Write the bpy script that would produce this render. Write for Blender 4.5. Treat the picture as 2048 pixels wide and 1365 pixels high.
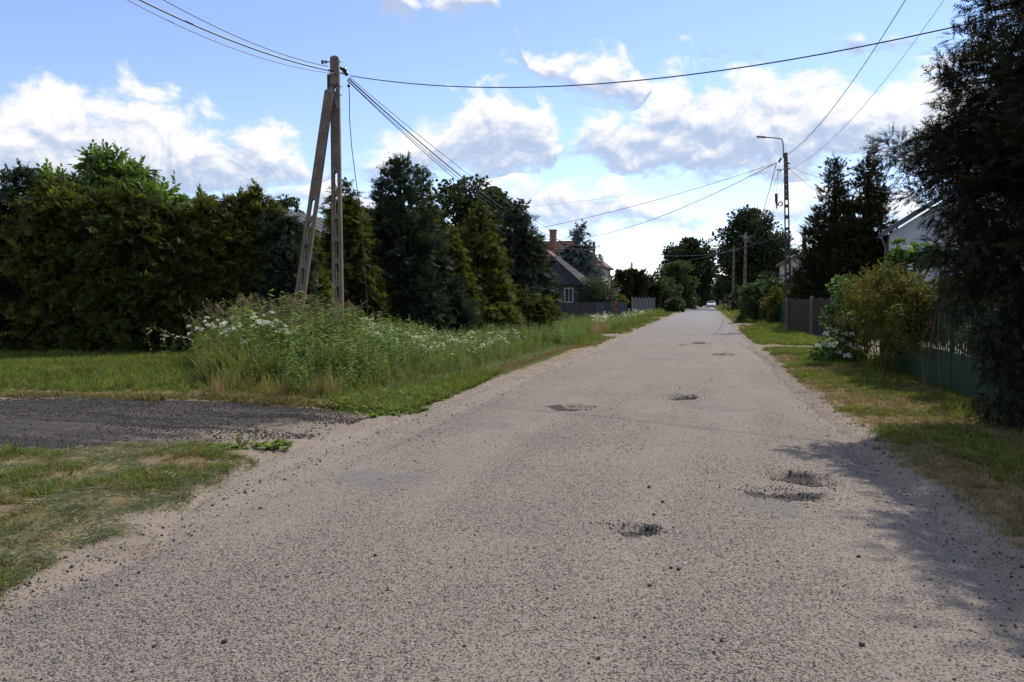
import bpy, math, random
import numpy as np
from mathutils import Vector, Matrix

for o in list(bpy.data.objects): bpy.data.objects.remove(o)
SC = bpy.context.scene
COL = SC.collection
R = math.radians

# ------------------------------------------------------------------ camera
FPX, CX, CY, CAMH = 1450.0, 1024.0, 682.5, 1.55
PITCH = math.atan(81.5 / FPX); YAW = math.atan(389 / FPX * math.cos(PITCH))
cam = bpy.data.cameras.new('camera'); camo = bpy.data.objects.new('camera', cam); COL.objects.link(camo)
cam.sensor_width = 36; cam.lens = FPX / 2048 * 36; cam.clip_start = 0.05; cam.clip_end = 5000
camo.location = (0, 0, CAMH); camo.rotation_euler = (math.pi / 2 - PITCH, 0, YAW)
SC.camera = camo
FW = np.array([-math.sin(YAW) * math.cos(PITCH), math.cos(YAW) * math.cos(PITCH), -math.sin(PITCH)])
RT = np.array([math.cos(YAW), math.sin(YAW), 0.0]); UP = np.cross(RT, FW)
def ray(x, y): return FW + (x - CX) / FPX * RT - (y - CY) / FPX * UP
def P(x, y, D):                       # pixel of the photograph + depth in metres -> point
    return np.array([0, 0, CAMH]) + ray(x, y) * D
def G(x, y, z=0.0):                   # pixel -> point on the ground
    d = ray(x, y); return np.array([0, 0, CAMH]) + d * ((z - CAMH) / d[2])
def base(x, D):                       # foot of an upright thing at column x and depth D
    d = ray(x, 601); d = d * D; return np.array([d[0], d[1], 0.0])
def topz(x, y, D): return P(x, y, D)[2]

# ------------------------------------------------------------------ sun, sky, exposure
SUN_EL, SUN_AZ = R(50), R(25)         # azimuth clockwise from the road direction (+Y)
sd = Vector((math.sin(SUN_AZ) * math.cos(SUN_EL), math.cos(SUN_AZ) * math.cos(SUN_EL), math.sin(SUN_EL)))
sl = bpy.data.lights.new('sun', 'SUN'); sl.energy = 3.3; sl.angle = R(0.53); sl.color = (1.0, 0.935, 0.83)
slo = bpy.data.objects.new('sun', sl); COL.objects.link(slo)
slo.rotation_euler = (-sd).to_track_quat('-Z', 'Y').to_euler(); slo.location = (30, 30, 60)
SKY_STRENGTH = 0.135; SKY_TINT = (0.98, 0.93, 1.04, 1)
CLOUD_LO, CLOUD_HI = (2.55, 3.1, 4.15), (5.45, 5.4, 5.35)       # radiance before the strength above
SC.view_settings.view_transform = 'Standard'; SC.view_settings.look = 'None'
SC.view_settings.exposure = 0.5; SC.view_settings.gamma = 1.0; SC.view_settings.use_curve_mapping = False
SC.render.engine = 'CYCLES'
SC.cycles.max_bounces = 4; SC.cycles.diffuse_bounces = 3; SC.cycles.glossy_bounces = 2
SC.cycles.transmission_bounces = 3; SC.cycles.transparent_max_bounces = 4
SC.cycles.use_denoising = True

class X:                              # tiny expression builder for math nodes
    nt = None
    def __init__(s, k): s.k = k
    @staticmethod
    def m(op, *a, clamp=False):
        n = X.nt.nodes.new('ShaderNodeMath'); n.operation = op; n.use_clamp = clamp
        for i, v in enumerate(a):
            if isinstance(v, X): X.nt.links.new(v.k, n.inputs[i])
            else: n.inputs[i].default_value = v
        return X(n.outputs[0])
    def __add__(s, o): return X.m('ADD', s, o)
    def __sub__(s, o): return X.m('SUBTRACT', s, o)
    def __mul__(s, o): return X.m('MULTIPLY', s, o)
    def __truediv__(s, o): return X.m('DIVIDE', s, o)
    __radd__ = __add__; __rmul__ = __mul__
    def __rsub__(s, o): return X.m('SUBTRACT', o, s)
    def max(s, o): return X.m('MAXIMUM', s, o)
    def min(s, o): return X.m('MINIMUM', s, o)
def smooth(v, a, b, lo=0.0, hi=1.0):
    n = X.nt.nodes.new('ShaderNodeMapRange'); n.interpolation_type = 'SMOOTHSTEP'
    X.nt.links.new(v.k, n.inputs[0])
    for i, q in zip((1, 2, 3, 4), (a, b, lo, hi)): n.inputs[i].default_value = q
    return X(n.outputs[0])
def smooth_lin(v, a, b):
    n = X.nt.nodes.new('ShaderNodeMapRange'); X.nt.links.new(v.k, n.inputs[0])
    for i, q in zip((1, 2, 3, 4), (a, b, 0.0, 1.0)): n.inputs[i].default_value = q
    return X(n.outputs[0])
def comb(x, y, z=0.0):
    n = X.nt.nodes.new('ShaderNodeCombineXYZ')
    for i, v in enumerate((x, y, z)):
        if isinstance(v, X): X.nt.links.new(v.k, n.inputs[i])
        else: n.inputs[i].default_value = v
    return n.outputs[0]
def noise(vec, scale, detail=4, rough=0.55, dist=0.0, out=0):
    n = X.nt.nodes.new('ShaderNodeTexNoise')
    if vec is not None: X.nt.links.new(vec, n.inputs['Vector'])
    n.inputs['Scale'].default_value = scale; n.inputs['Detail'].default_value = detail
    n.inputs['Roughness'].default_value = rough; n.inputs['Distortion'].default_value = dist
    return X(n.outputs[out])
def mixc(fac, a, b, mode='MIX'):
    n = X.nt.nodes.new('ShaderNodeMix'); n.data_type = 'RGBA'; n.blend_type = mode
    for i, v in ((0, fac), (6, a), (7, b)):
        if isinstance(v, X): X.nt.links.new(v.k, n.inputs[i])
        elif hasattr(v, 'is_output'): X.nt.links.new(v, n.inputs[i])
        elif i == 0: n.inputs[0].default_value = v
        else: n.inputs[i].default_value = (*v, 1)
    return n.outputs[2]

def build_world():
    w = bpy.data.worlds.new('World'); SC.world = w; w.use_nodes = True
    w.cycles.sampling_method = 'MANUAL'; w.cycles.sample_map_resolution = 512
    nt = w.node_tree; nt.nodes.clear(); X.nt = nt; L = nt.links.new
    sky = nt.nodes.new('ShaderNodeTexSky'); sky.sky_type = 'NISHITA'; sky.sun_disc = False
    sky.sun_elevation = SUN_EL; sky.sun_rotation = SUN_AZ
    sky.air_density = 1.0; sky.dust_density = 0.05; sky.ozone_density = 2.0
    tc = nt.nodes.new('ShaderNodeTexCoord'); sep = nt.nodes.new('ShaderNodeSeparateXYZ'); L(tc.outputs['Generated'], sep.inputs[0])
    x, y, z = (X(sep.outputs[i]) for i in range(3))
    az = X.m('ARCTAN2', x, y); el = X.m('ARCSINE', z.min(1.0).max(-1.0))
    A0, A1 = -0.95, 0.95                       # azimuth range (about the view direction) that the outline curves cover
    un = smooth_lin((az + YAW), A0, A1)
    def to_ae(px, py):
        d = ray(px, py); d = d / np.linalg.norm(d); return math.atan2(d[0], d[1]) + YAW, math.asin(d[2])
    def curve(pts):
        n = nt.nodes.new('ShaderNodeFloatCurve'); L(un.k, n.inputs['Value']); c = n.mapping.curves[0]
        q = sorted((min(max((a - A0) / (A1 - A0), 0.0), 1.0), e / 0.8 + 0.1) for a, e in pts)
        c.points[0].location = q[0]; c.points[1].location = q[-1]
        for p_ in q[1:-1]: c.points.new(*p_)
        for p_ in c.points: p_.handle_type = 'AUTO_CLAMPED'
        n.mapping.update(); return (X(n.outputs[0]) - 0.1) * 0.8
    LAY = [[(-900,250,400),(-700,330,380),(-500,300,390),(-300,225,400),(0,212,395),(90,183,400),(180,200,400),(270,178,405),(330,195,400),(400,222,395),(470,255,385),(560,300,378),(640,335,366),(690,350,335),(730,335,345),(800,305,345),(860,262,345),(930,205,335),(990,170,330),(1060,200,338),(1105,240,345),(1130,300,300),(1165,250,300),
            (1215,225,325),(1270,225,335),(1320,168,340),(1400,143,345),(1480,165,350),(1560,160,345),(1640,155,345),(1700,185,345),(1745,190,340),(1800,155,330),(1900,142,330),(2000,150,340),(2350,180,350),(2500,290,330),(2700,240,380),(3000,250,400)],
           [(-900,60,20),(760,40,-10),(830,0,22),(900,-25,32),(980,-10,14),(1020,60,40),(1062,128,150),(1095,120,164),(1130,150,160),(1165,150,190),(1205,125,212),(1260,138,222),(1305,190,180),(1400,140,100),(3000,90,60)],
           [(-900,380,430),(-300,400,430),(150,420,400),(300,395,405),(420,400,410),(520,382,402),(580,365,400),(640,368,425),(740,402,448),(860,430,420),(1000,390,425),(1040,362,455),(1150,365,455),(1230,376,448),(1290,412,446),(1370,420,450),(1420,450,430),(1540,410,430),(1600,392,442),(1660,395,442),(1720,410,420),(1800,402,452),(1900,402,452),(2100,420,430),(3000,400,440)]]
    m = None; tv = None; edge_t = None
    for lay in LAY:
        tp = curve([to_ae(px, t) for px, t, b_ in lay]); bt = curve([to_ae(px, b_) for px, t, b_ in lay])
        q = ((tp - el) * 26.0).min((el - bt) * 38.0); hgt = (el - bt) / (tp - bt).max(0.012)
        if m is None: m, tv = q, hgt
        else:
            k = X.m('GREATER_THAN', q, m); tv = tv + (hgt - tv) * k; m = m.max(q)
    # other directions: the same kind of cumulus, placed by noise
    far = smooth(X.m('ABSOLUTE', az + YAW), 0.74, 0.94)
    gn = noise(comb(az * 2.2, el * 5.0, 3.3), 1.0, 2, 0.5)
    gen = (gn - 0.54) * 9.0 - smooth(el, 0.35, 0.7) * 2.2 - (1.0 - smooth(el, 0.03, 0.12)) * 2.0
    upc = (gn - 0.56) * 7.0 - (1.0 - smooth(el, 0.42, 0.6)) * 6.0
    m = (m.min(1.6) - far * 6.0).max((gen - (1.0 - far) * 8.0)).max(upc)
    tv = tv + (0.55 - tv) * far
    def fb(da, de): return noise(comb(az + da, (el + de) * 1.35, 0.0), 15.0, 7, 0.60, 0.3)
    f0 = fb(0.0, 0.0); f1 = fb(0.004, 0.012)
    d0 = m * 0.42 + 0.19 + (f0 - 0.5) * 2.3
    cover = smooth(d0, -0.04, 0.36)
    lit = smooth((tv - 0.42) * 0.9 + (f0 - f1) * 2.0 + (f0 - 0.5) * 0.9 - smooth(d0, 0.2, 1.4) * 0.12, -0.36, 0.40)
    ccol = mixc(lit, CLOUD_LO, CLOUD_HI)
    skyc = nt.nodes.new('ShaderNodeMix'); skyc.data_type = 'RGBA'; skyc.blend_type = 'MULTIPLY'; skyc.inputs[0].default_value = 1
    L(sky.outputs[0], skyc.inputs[6]); skyc.inputs[7].default_value = SKY_TINT
    hz = smooth(el, 0.02, 0.15)
    fin = mixc(cover * (hz * 0.65 + 0.30), skyc.outputs[2], ccol)
    bg = nt.nodes.new('ShaderNodeBackground'); bg.inputs[1].default_value = SKY_STRENGTH; L(fin, bg.inputs[0])
    out = nt.nodes.new('ShaderNodeOutputWorld'); L(bg.outputs[0], out.inputs[0])
build_world()

# ------------------------------------------------------------------ helpers: objects and meshes
rng = np.random.default_rng(7); random.seed(7)
def link(o, parent=None):
    COL.objects.link(o)
    if parent is not None: o.parent = parent
    return o
def tag(o, label=None, cat=None, group=None, kind=None):
    if label: o['label'] = label
    if cat: o['category'] = cat
    if group: o['group'] = group
    if kind: o['kind'] = kind
    return o
def empty(name, loc=(0, 0, 0), rz=0.0):
    o = bpy.data.objects.new(name, None); o.empty_display_size = 0.2
    o.location = [float(v) for v in loc]; o.rotation_euler = (0, 0, rz); return link(o)
def tri_mesh(name, V, T, mat, attrs=None, smooth_=False):
    V = np.asarray(V, np.float32); T = np.asarray(T, np.int32); k = T.shape[1]
    me = bpy.data.meshes.new(name)
    me.vertices.add(len(V)); me.vertices.foreach_set('co', V.ravel())
    me.loops.add(T.size); me.loops.foreach_set('vertex_index', T.ravel())
    me.polygons.add(len(T)); me.polygons.foreach_set('loop_start', np.arange(0, T.size, k, dtype=np.int32))
    if attrs:
        for n, a in attrs.items():
            at = me.attributes.new(n, 'FLOAT', 'POINT'); at.data.foreach_set('value', np.asarray(a, np.float32).ravel())
    me.update(calc_edges=True)
    if smooth_: me.polygons.foreach_set('use_smooth', np.ones(len(T), bool))
    if mat: me.materials.append(mat)
    return me
def mobj(name, me, parent=None, loc=None):
    o = bpy.data.objects.new(name, me)
    if loc is not None: o.location = [float(v) for v in loc]
    return link(o, parent)
class MB:
    def __init__(s): s.v = []; s.f = []
    def box(s, c, d, rz=0.0, rx=0.0, ry=0.0, taper=1.0):
        M = Matrix.Rotation(rz, 3, 'Z') @ Matrix.Rotation(ry, 3, 'Y') @ Matrix.Rotation(rx, 3, 'X'); n = len(s.v)
        for z in (-1, 1):
            q = taper if z > 0 else 1.0
            for x, y in ((-1, -1), (1, -1), (1, 1), (-1, 1)):
                s.v.append(tuple(Vector(c) + M @ Vector((x * d[0] / 2 * q, y * d[1] / 2 * q, z * d[2] / 2))))
        for f in ((3, 2, 1, 0), (4, 5, 6, 7), (0, 1, 5, 4), (1, 2, 6, 5), (2, 3, 7, 6), (3, 0, 4, 7)): s.f.append(tuple(n + i for i in f))
        return s
    def tube(s, pts, rad, n=6, cap=True):
        pts = [Vector([float(c) for c in p]) for p in pts]; rad = rad if hasattr(rad, '__len__') else [rad] * len(pts); st = len(s.v)
        a = None
        for i, p in enumerate(pts):
            t = (pts[min(i + 1, len(pts) - 1)] - pts[max(i - 1, 0)]).normalized()
            if a is None: a = t.orthogonal().normalized()
            a = (a - t * a.dot(t)).normalized(); b = t.cross(a)
            for k in range(n):
                an = 2 * math.pi * k / n; s.v.append(tuple(p + (a * math.cos(an) + b * math.sin(an)) * rad[i]))
        for i in range(len(pts) - 1):
            for k in range(n):
                q = st + i * n; s.f.append((q + k, q + (k + 1) % n, q + n + (k + 1) % n, q + n + k))
        if cap:
            s.f.append(tuple(st + n - 1 - k for k in range(n))); s.f.append(tuple(st + (len(pts) - 1) * n + k for k in range(n)))
        return s
    def lathe(s, prof, n=12, c=(0, 0, 0)):
        return s.tube([(c[0], c[1], c[2] + z) for r, z in prof], [max(r, 1e-4) for r, z in prof], n)
    def ball(s, c, r, n=6, m=4):
        return s.tube([(c[0], c[1], c[2] - r * math.cos(math.pi * (i + .15) / (m + .3))) for i in range(m + 1)],
                      [r * max(0.12, math.sin(math.pi * (i + .15) / (m + .3))) for i in range(m + 1)], n)
    def poly(s, *pts):
        n = len(s.v); s.v += [tuple(float(c) for c in p) for p in pts]; s.f.append(tuple(range(n, n + len(pts)))); return s
    def prism(s, outline, off):           # closed outline (3-D points) extruded by the vector off
        n = len(s.v); k = len(outline); o = Vector(off)
        s.v += [tuple(float(c) for c in p) for p in outline] + [tuple(Vector([float(c) for c in p]) + o) for p in outline]
        s.f.append(tuple(range(n, n + k))); s.f.append(tuple(range(n + 2 * k - 1, n + k - 1, -1)))
        for i in range(k): s.f.append((n + (i + 1) % k, n + i, n + k + i, n + k + (i + 1) % k))
        return s
    def mesh(s, name, mat, smooth_=False):
        me = bpy.data.meshes.new(name); me.from_pydata(s.v, [], s.f); me.materials.append(mat)
        if smooth_: me.polygons.foreach_set('use_smooth', [True] * len(me.polygons))
        return me
    def build(s, name, mat, parent=None, loc=None, smooth_=False): return mobj(name, s.mesh(name, mat, smooth_), parent, loc)

# ------------------------------------------------------------------ materials
def newmat(name):
    m = bpy.data.materials.new(name); m.use_nodes = True; nt = m.node_tree; nt.nodes.clear(); X.nt = nt
    out = nt.nodes.new('ShaderNodeOutputMaterial'); return m, nt, out
def attr(n, typ='GEOMETRY'):
    a = X.nt.nodes.new('ShaderNodeAttribute'); a.attribute_name = n; a.attribute_type = typ; return X(a.outputs['Fac'])
def pos():
    return X.nt.nodes.new('ShaderNodeNewGeometry').outputs['Position']
def objco(): return X.nt.nodes.new('ShaderNodeTexCoord').outputs['Object']
def principled(nt, out, col, rough=0.7, spec=0.3, metal=0.0, bump=None, bstr=0.3, bdist=0.02):
    b = nt.nodes.new('ShaderNodeBsdfPrincipled')
    if hasattr(col, 'is_output'): nt.links.new(col, b.inputs['Base Color'])
    else: b.inputs['Base Color'].default_value = (*col, 1)
    if isinstance(rough, X): nt.links.new(rough.k, b.inputs['Roughness'])
    else: b.inputs['Roughness'].default_value = rough
    b.inputs['Specular IOR Level'].default_value = spec; b.inputs['Metallic'].default_value = metal
    if bump is not None:
        n = nt.nodes.new('ShaderNodeBump'); n.inputs['Strength'].default_value = bstr; n.inputs['Distance'].default_value = bdist
        nt.links.new(bump.k, n.inputs['Height']); nt.links.new(n.outputs[0], b.inputs['Normal'])
    nt.links.new(b.outputs[0], out.inputs[0]); return b
def plain(name, c, rough=0.7, spec=0.3, metal=0.0, var=0.25, scale=3.0, bstr=0.2, dark=None, stretch=(1, 1, 1)):
    m, nt, out = newmat(name)
    mp = nt.nodes.new('ShaderNodeMapping'); nt.links.new(objco(), mp.inputs[0]); mp.inputs['Scale'].default_value = stretch
    n1 = noise(mp.outputs[0], scale, 6, 0.6); n2 = noise(mp.outputs[0], scale * 7, 5, 0.65)
    f = smooth(n1 * 0.6 + n2 * 0.4, 0.3, 0.7)
    d = dark or tuple(v * (1 - var) for v in c); h = tuple(min(1, v * (1 + var)) for v in c) if dark is None else c
    principled(nt, out, mixc(f, d, h), rough, spec, metal, n2, bstr, 0.01); return m
def foliage(name, inner, tip, dry=None, transl=0.35, gloss=0.12, inst=False, hue=0.3, rough=0.6):
    """leaf colour from base to tip of each spray, varied from spray to spray"""
    m, nt, out = newmat(name)
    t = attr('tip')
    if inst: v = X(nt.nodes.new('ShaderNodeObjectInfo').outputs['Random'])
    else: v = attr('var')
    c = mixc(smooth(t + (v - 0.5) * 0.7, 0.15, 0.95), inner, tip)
    if dry is not None: c = mixc(smooth(v, 0.78, 0.98), c, dry)
    hs = nt.nodes.new('ShaderNodeHueSaturation'); nt.links.new(c, hs.inputs['Color'])
    vv = X.m('FRACT', v * 7.31); nt.links.new((vv * hue * 2 + (1 - hue)).k, hs.inputs['Value'])
    nt.links.new((X.m('FRACT', v * 13.7) * 0.03 + 0.485).k, hs.inputs['Hue'])
    d = nt.nodes.new('ShaderNodeBsdfDiffuse'); tr = nt.nodes.new('ShaderNodeBsdfTranslucent'); gl = nt.nodes.new('ShaderNodeBsdfGlossy')
    gl.inputs['Roughness'].default_value = rough; gl.inputs['Color'].default_value = (0.55, 0.6, 0.6, 1)
    nt.links.new(hs.outputs[0], d.inputs[0])
    trc = mixc(0.5, hs.outputs[0], mixc(1.0, hs.outputs[0], (1.3, 1.35, 0.5), 'MULTIPLY')); nt.links.new(trc, tr.inputs[0])
    m1 = nt.nodes.new('ShaderNodeMixShader'); m1.inputs[0].default_value = transl
    nt.links.new(d.outputs[0], m1.inputs[1]); nt.links.new(tr.outputs[0], m1.inputs[2])
    fr = nt.nodes.new('ShaderNodeLayerWeight'); fr.inputs[0].default_value = 0.25
    m2 = nt.nodes.new('ShaderNodeMixShader'); nt.links.new((X(fr.outputs['Facing']) * gloss * 1.5 + gloss * 0.3).k, m2.inputs[0])
    nt.links.new(m1.outputs[0], m2.inputs[1]); nt.links.new(gl.outputs[0], m2.inputs[2])
    nt.links.new(m2.outputs[0], out.inputs[0]); return m

M = {}
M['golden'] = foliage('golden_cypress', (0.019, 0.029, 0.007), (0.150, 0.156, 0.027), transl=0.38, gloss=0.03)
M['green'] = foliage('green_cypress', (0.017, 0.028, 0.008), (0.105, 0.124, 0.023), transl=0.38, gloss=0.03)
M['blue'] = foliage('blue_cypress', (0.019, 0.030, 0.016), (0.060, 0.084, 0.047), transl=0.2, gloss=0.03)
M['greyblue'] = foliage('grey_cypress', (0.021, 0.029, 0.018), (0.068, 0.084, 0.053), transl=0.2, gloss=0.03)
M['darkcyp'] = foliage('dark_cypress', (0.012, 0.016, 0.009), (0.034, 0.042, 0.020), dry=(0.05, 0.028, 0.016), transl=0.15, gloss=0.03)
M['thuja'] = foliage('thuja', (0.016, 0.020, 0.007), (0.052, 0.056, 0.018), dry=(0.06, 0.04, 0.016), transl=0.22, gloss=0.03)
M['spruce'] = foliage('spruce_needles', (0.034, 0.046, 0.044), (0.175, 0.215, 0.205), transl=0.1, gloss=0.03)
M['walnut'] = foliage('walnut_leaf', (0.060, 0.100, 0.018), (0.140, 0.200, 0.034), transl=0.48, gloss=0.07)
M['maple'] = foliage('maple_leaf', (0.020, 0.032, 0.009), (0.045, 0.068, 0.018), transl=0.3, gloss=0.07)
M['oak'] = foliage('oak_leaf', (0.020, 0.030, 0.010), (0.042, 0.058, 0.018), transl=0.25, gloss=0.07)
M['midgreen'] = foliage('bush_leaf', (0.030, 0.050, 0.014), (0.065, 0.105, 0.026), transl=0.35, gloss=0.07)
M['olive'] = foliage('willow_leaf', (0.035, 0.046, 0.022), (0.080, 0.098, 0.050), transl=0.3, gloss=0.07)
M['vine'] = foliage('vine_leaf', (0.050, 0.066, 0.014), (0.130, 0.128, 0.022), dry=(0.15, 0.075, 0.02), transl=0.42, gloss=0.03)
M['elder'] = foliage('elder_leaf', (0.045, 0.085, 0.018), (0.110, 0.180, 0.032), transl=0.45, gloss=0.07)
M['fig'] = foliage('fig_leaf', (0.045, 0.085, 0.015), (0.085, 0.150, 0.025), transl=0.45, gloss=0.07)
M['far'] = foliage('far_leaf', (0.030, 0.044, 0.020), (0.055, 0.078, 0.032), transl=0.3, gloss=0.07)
M['white_flower'] = foliage('white_flower', (0.50, 0.52, 0.44), (0.80, 0.80, 0.74), transl=0.3, gloss=0.02, hue=0.12)
M['red_flower'] = foliage('red_flower', (0.30, 0.02, 0.015), (0.50, 0.04, 0.03), transl=0.3, gloss=0.02)
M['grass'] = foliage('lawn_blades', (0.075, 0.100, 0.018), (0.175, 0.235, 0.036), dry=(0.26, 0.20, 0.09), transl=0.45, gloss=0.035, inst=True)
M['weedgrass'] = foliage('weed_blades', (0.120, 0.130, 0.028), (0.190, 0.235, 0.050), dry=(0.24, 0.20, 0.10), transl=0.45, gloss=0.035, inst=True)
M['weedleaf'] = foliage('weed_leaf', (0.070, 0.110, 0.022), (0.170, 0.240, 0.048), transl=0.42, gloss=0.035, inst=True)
M['straw'] = foliage('straw', (0.27, 0.17, 0.070), (0.38, 0.29, 0.14), transl=0.3, gloss=0.035, inst=True)
M['seed'] = foliage('seed_heads', (0.11, 0.105, 0.045), (0.20, 0.145, 0.095), transl=0.35, gloss=0.035, inst=True)
M['dry'] = foliage('dry_verge_blades', (0.20, 0.145, 0.060), (0.24, 0.20, 0.085), dry=(0.10, 0.12, 0.03), transl=0.4, gloss=0.035, inst=True)
M['umbel'] = foliage('umbel_flower', (0.55, 0.56, 0.48), (0.78, 0.78, 0.70), transl=0.3, gloss=0.02, inst=True, hue=0.12)
M['clip'] = foliage('cut_grass', (0.13, 0.15, 0.070), (0.20, 0.21, 0.11), dry=(0.32, 0.26, 0.14), transl=0.3, gloss=0.035, inst=True)
M['bark'] = plain('bark', (0.11, 0.085, 0.065), 0.9, 0.1, scale=4, bstr=0.6, stretch=(3, 3, 0.6))
M['concrete'] = plain('aged_concrete', (0.150, 0.122, 0.096), 0.9, 0.15, var=0.35, scale=2.2, bstr=0.5)
M['lampconcrete'] = plain('dark_concrete', (0.075, 0.068, 0.062), 0.9, 0.15, var=0.3, scale=2.2, bstr=0.4)
M['cable'] = plain('black_cable', (0.022, 0.022, 0.026), 0.45, 0.4, var=0.1)
M['wire'] = plain('weathered_wire', (0.10, 0.10, 0.11), 0.4, 0.5, metal=0.6, var=0.1)
M['steel'] = plain('galvanised_steel', (0.16, 0.16, 0.17), 0.5, 0.4, metal=0.5, var=0.2)
M['porcelain'] = plain('insulator_glaze', (0.12, 0.11, 0.12), 0.2, 0.5, var=0.1)
M['blackplastic'] = plain('black_plastic', (0.018, 0.018, 0.022), 0.35, 0.4, var=0.1)
M['gatepaint'] = plain('green_gate_paint', (0.018, 0.052, 0.025), 0.5, 0.3, var=0.3, scale=2.0, bstr=0.15)
M['greenfence'] = plain('green_sheet_paint', (0.028, 0.095, 0.060), 0.5, 0.4, var=0.25)
M['oldwood'] = plain('weathered_boards', (0.070, 0.056, 0.047), 0.9, 0.1, var=0.4, scale=2.5, bstr=0.5, stretch=(6, 6, 0.5))
M['postwood'] = plain('pale_post', (0.17, 0.14, 0.12), 0.9, 0.1, var=0.35, scale=2.5, bstr=0.5, stretch=(6, 6, 0.5))
M['picket'] = plain('dark_pickets', (0.026, 0.027, 0.032), 0.8, 0.2, var=0.3, scale=3, stretch=(4, 4, 0.5))
M['fencepanel'] = plain('slate_panel', (0.034, 0.037, 0.046), 0.7, 0.3, var=0.2)
M['greypanel'] = plain('grey_panel', (0.045, 0.048, 0.055), 0.8, 0.2, var=0.2)
M['lightpost'] = plain('light_concrete', (0.11, 0.11, 0.118), 0.85, 0.2, var=0.2)
M['logwall'] = plain('grey_logs', (0.10, 0.090, 0.080), 0.9, 0.1, var=0.4, scale=2, bstr=0.5, stretch=(0.5, 4, 5))
M['oldwhite'] = plain('old_white_paint', (0.36, 0.36, 0.37), 0.7, 0.2, var=0.2)
M['white'] = plain('white_paint', (0.70, 0.70, 0.72), 0.6, 0.3, var=0.08)
M['glass'] = plain('window_glass', (0.03, 0.035, 0.04), 0.06, 0.6, var=0.1, bstr=0.0)
M['slate'] = plain('dark_roof_felt', (0.028, 0.028, 0.032), 0.85, 0.2, var=0.3, scale=2.5, bstr=0.3)
M['redroof'] = plain('red_roof_tiles', (0.13, 0.042, 0.040), 0.7, 0.3, var=0.25, scale=2.5)
M['brick'] = plain('chimney_brick', (0.22, 0.10, 0.075), 0.9, 0.1, var=0.3, scale=6)
M['cream'] = plain('cream_render', (0.52, 0.44, 0.33), 0.9, 0.1, var=0.1)
M['yellow'] = plain('ochre_render', (0.62, 0.38, 0.12), 0.9, 0.1, var=0.1)
M['greyroof'] = plain('grey_metal_roof', (0.085, 0.088, 0.095), 0.85, 0.15, var=0.15)
M['greywall'] = plain('pale_grey_render', (0.40, 0.42, 0.46), 0.9, 0.1, var=0.06, scale=1.0)
M['verge'] = plain('dark_verge_trim', (0.075, 0.078, 0.090), 0.6, 0.3, var=0.2)
M['whitebrick'] = plain('white_brick', (0.42, 0.40, 0.37), 0.9, 0.1, var=0.12, scale=4)
M['darkwood'] = plain('dark_shed_boards', (0.036, 0.031, 0.030), 0.9, 0.1, var=0.35, stretch=(5, 5, 0.5))
M['barrel'] = plain('blue_plastic', (0.035, 0.085, 0.120), 0.5, 0.4, var=0.15)
M['carpaint'] = plain('white_car_paint', (0.72, 0.75, 0.80), 0.25, 0.5, var=0.04, bstr=0.0)
M['tyre'] = plain('tyre_rubber', (0.02, 0.02, 0.02), 0.8, 0.2, var=0.2)
M['stone'] = plain('stone_pier', (0.30, 0.27, 0.23), 0.9, 0.1, var=0.4, scale=8, bstr=0.6)
M['asphaltbit'] = plain('asphalt_lump', (0.060, 0.055, 0.055), 0.9, 0.15, var=0.4, scale=30, bstr=0.5)
def chip_mat():
    m, nt, out = newmat('road_chip'); v = X(nt.nodes.new('ShaderNodeObjectInfo').outputs['Random'])
    c = mixc(smooth(v, 0.25, 0.8), (0.085, 0.077, 0.072), (0.26, 0.228, 0.196)); c = mixc(smooth(v, 0.985, 0.99), c, (0.45, 0.41, 0.37))
    principled(nt, out, c, 0.85, 0.2); return m
M['chip'] = chip_mat()
def cinder_mat():
    m, nt, out = newmat('cinder'); v = X(nt.nodes.new('ShaderNodeObjectInfo').outputs['Random'])
    principled(nt, out, mixc(v, (0.026, 0.023, 0.021), (0.092, 0.080, 0.071)), 0.9, 0.15); return m
M['cinder'] = cinder_mat()

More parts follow.
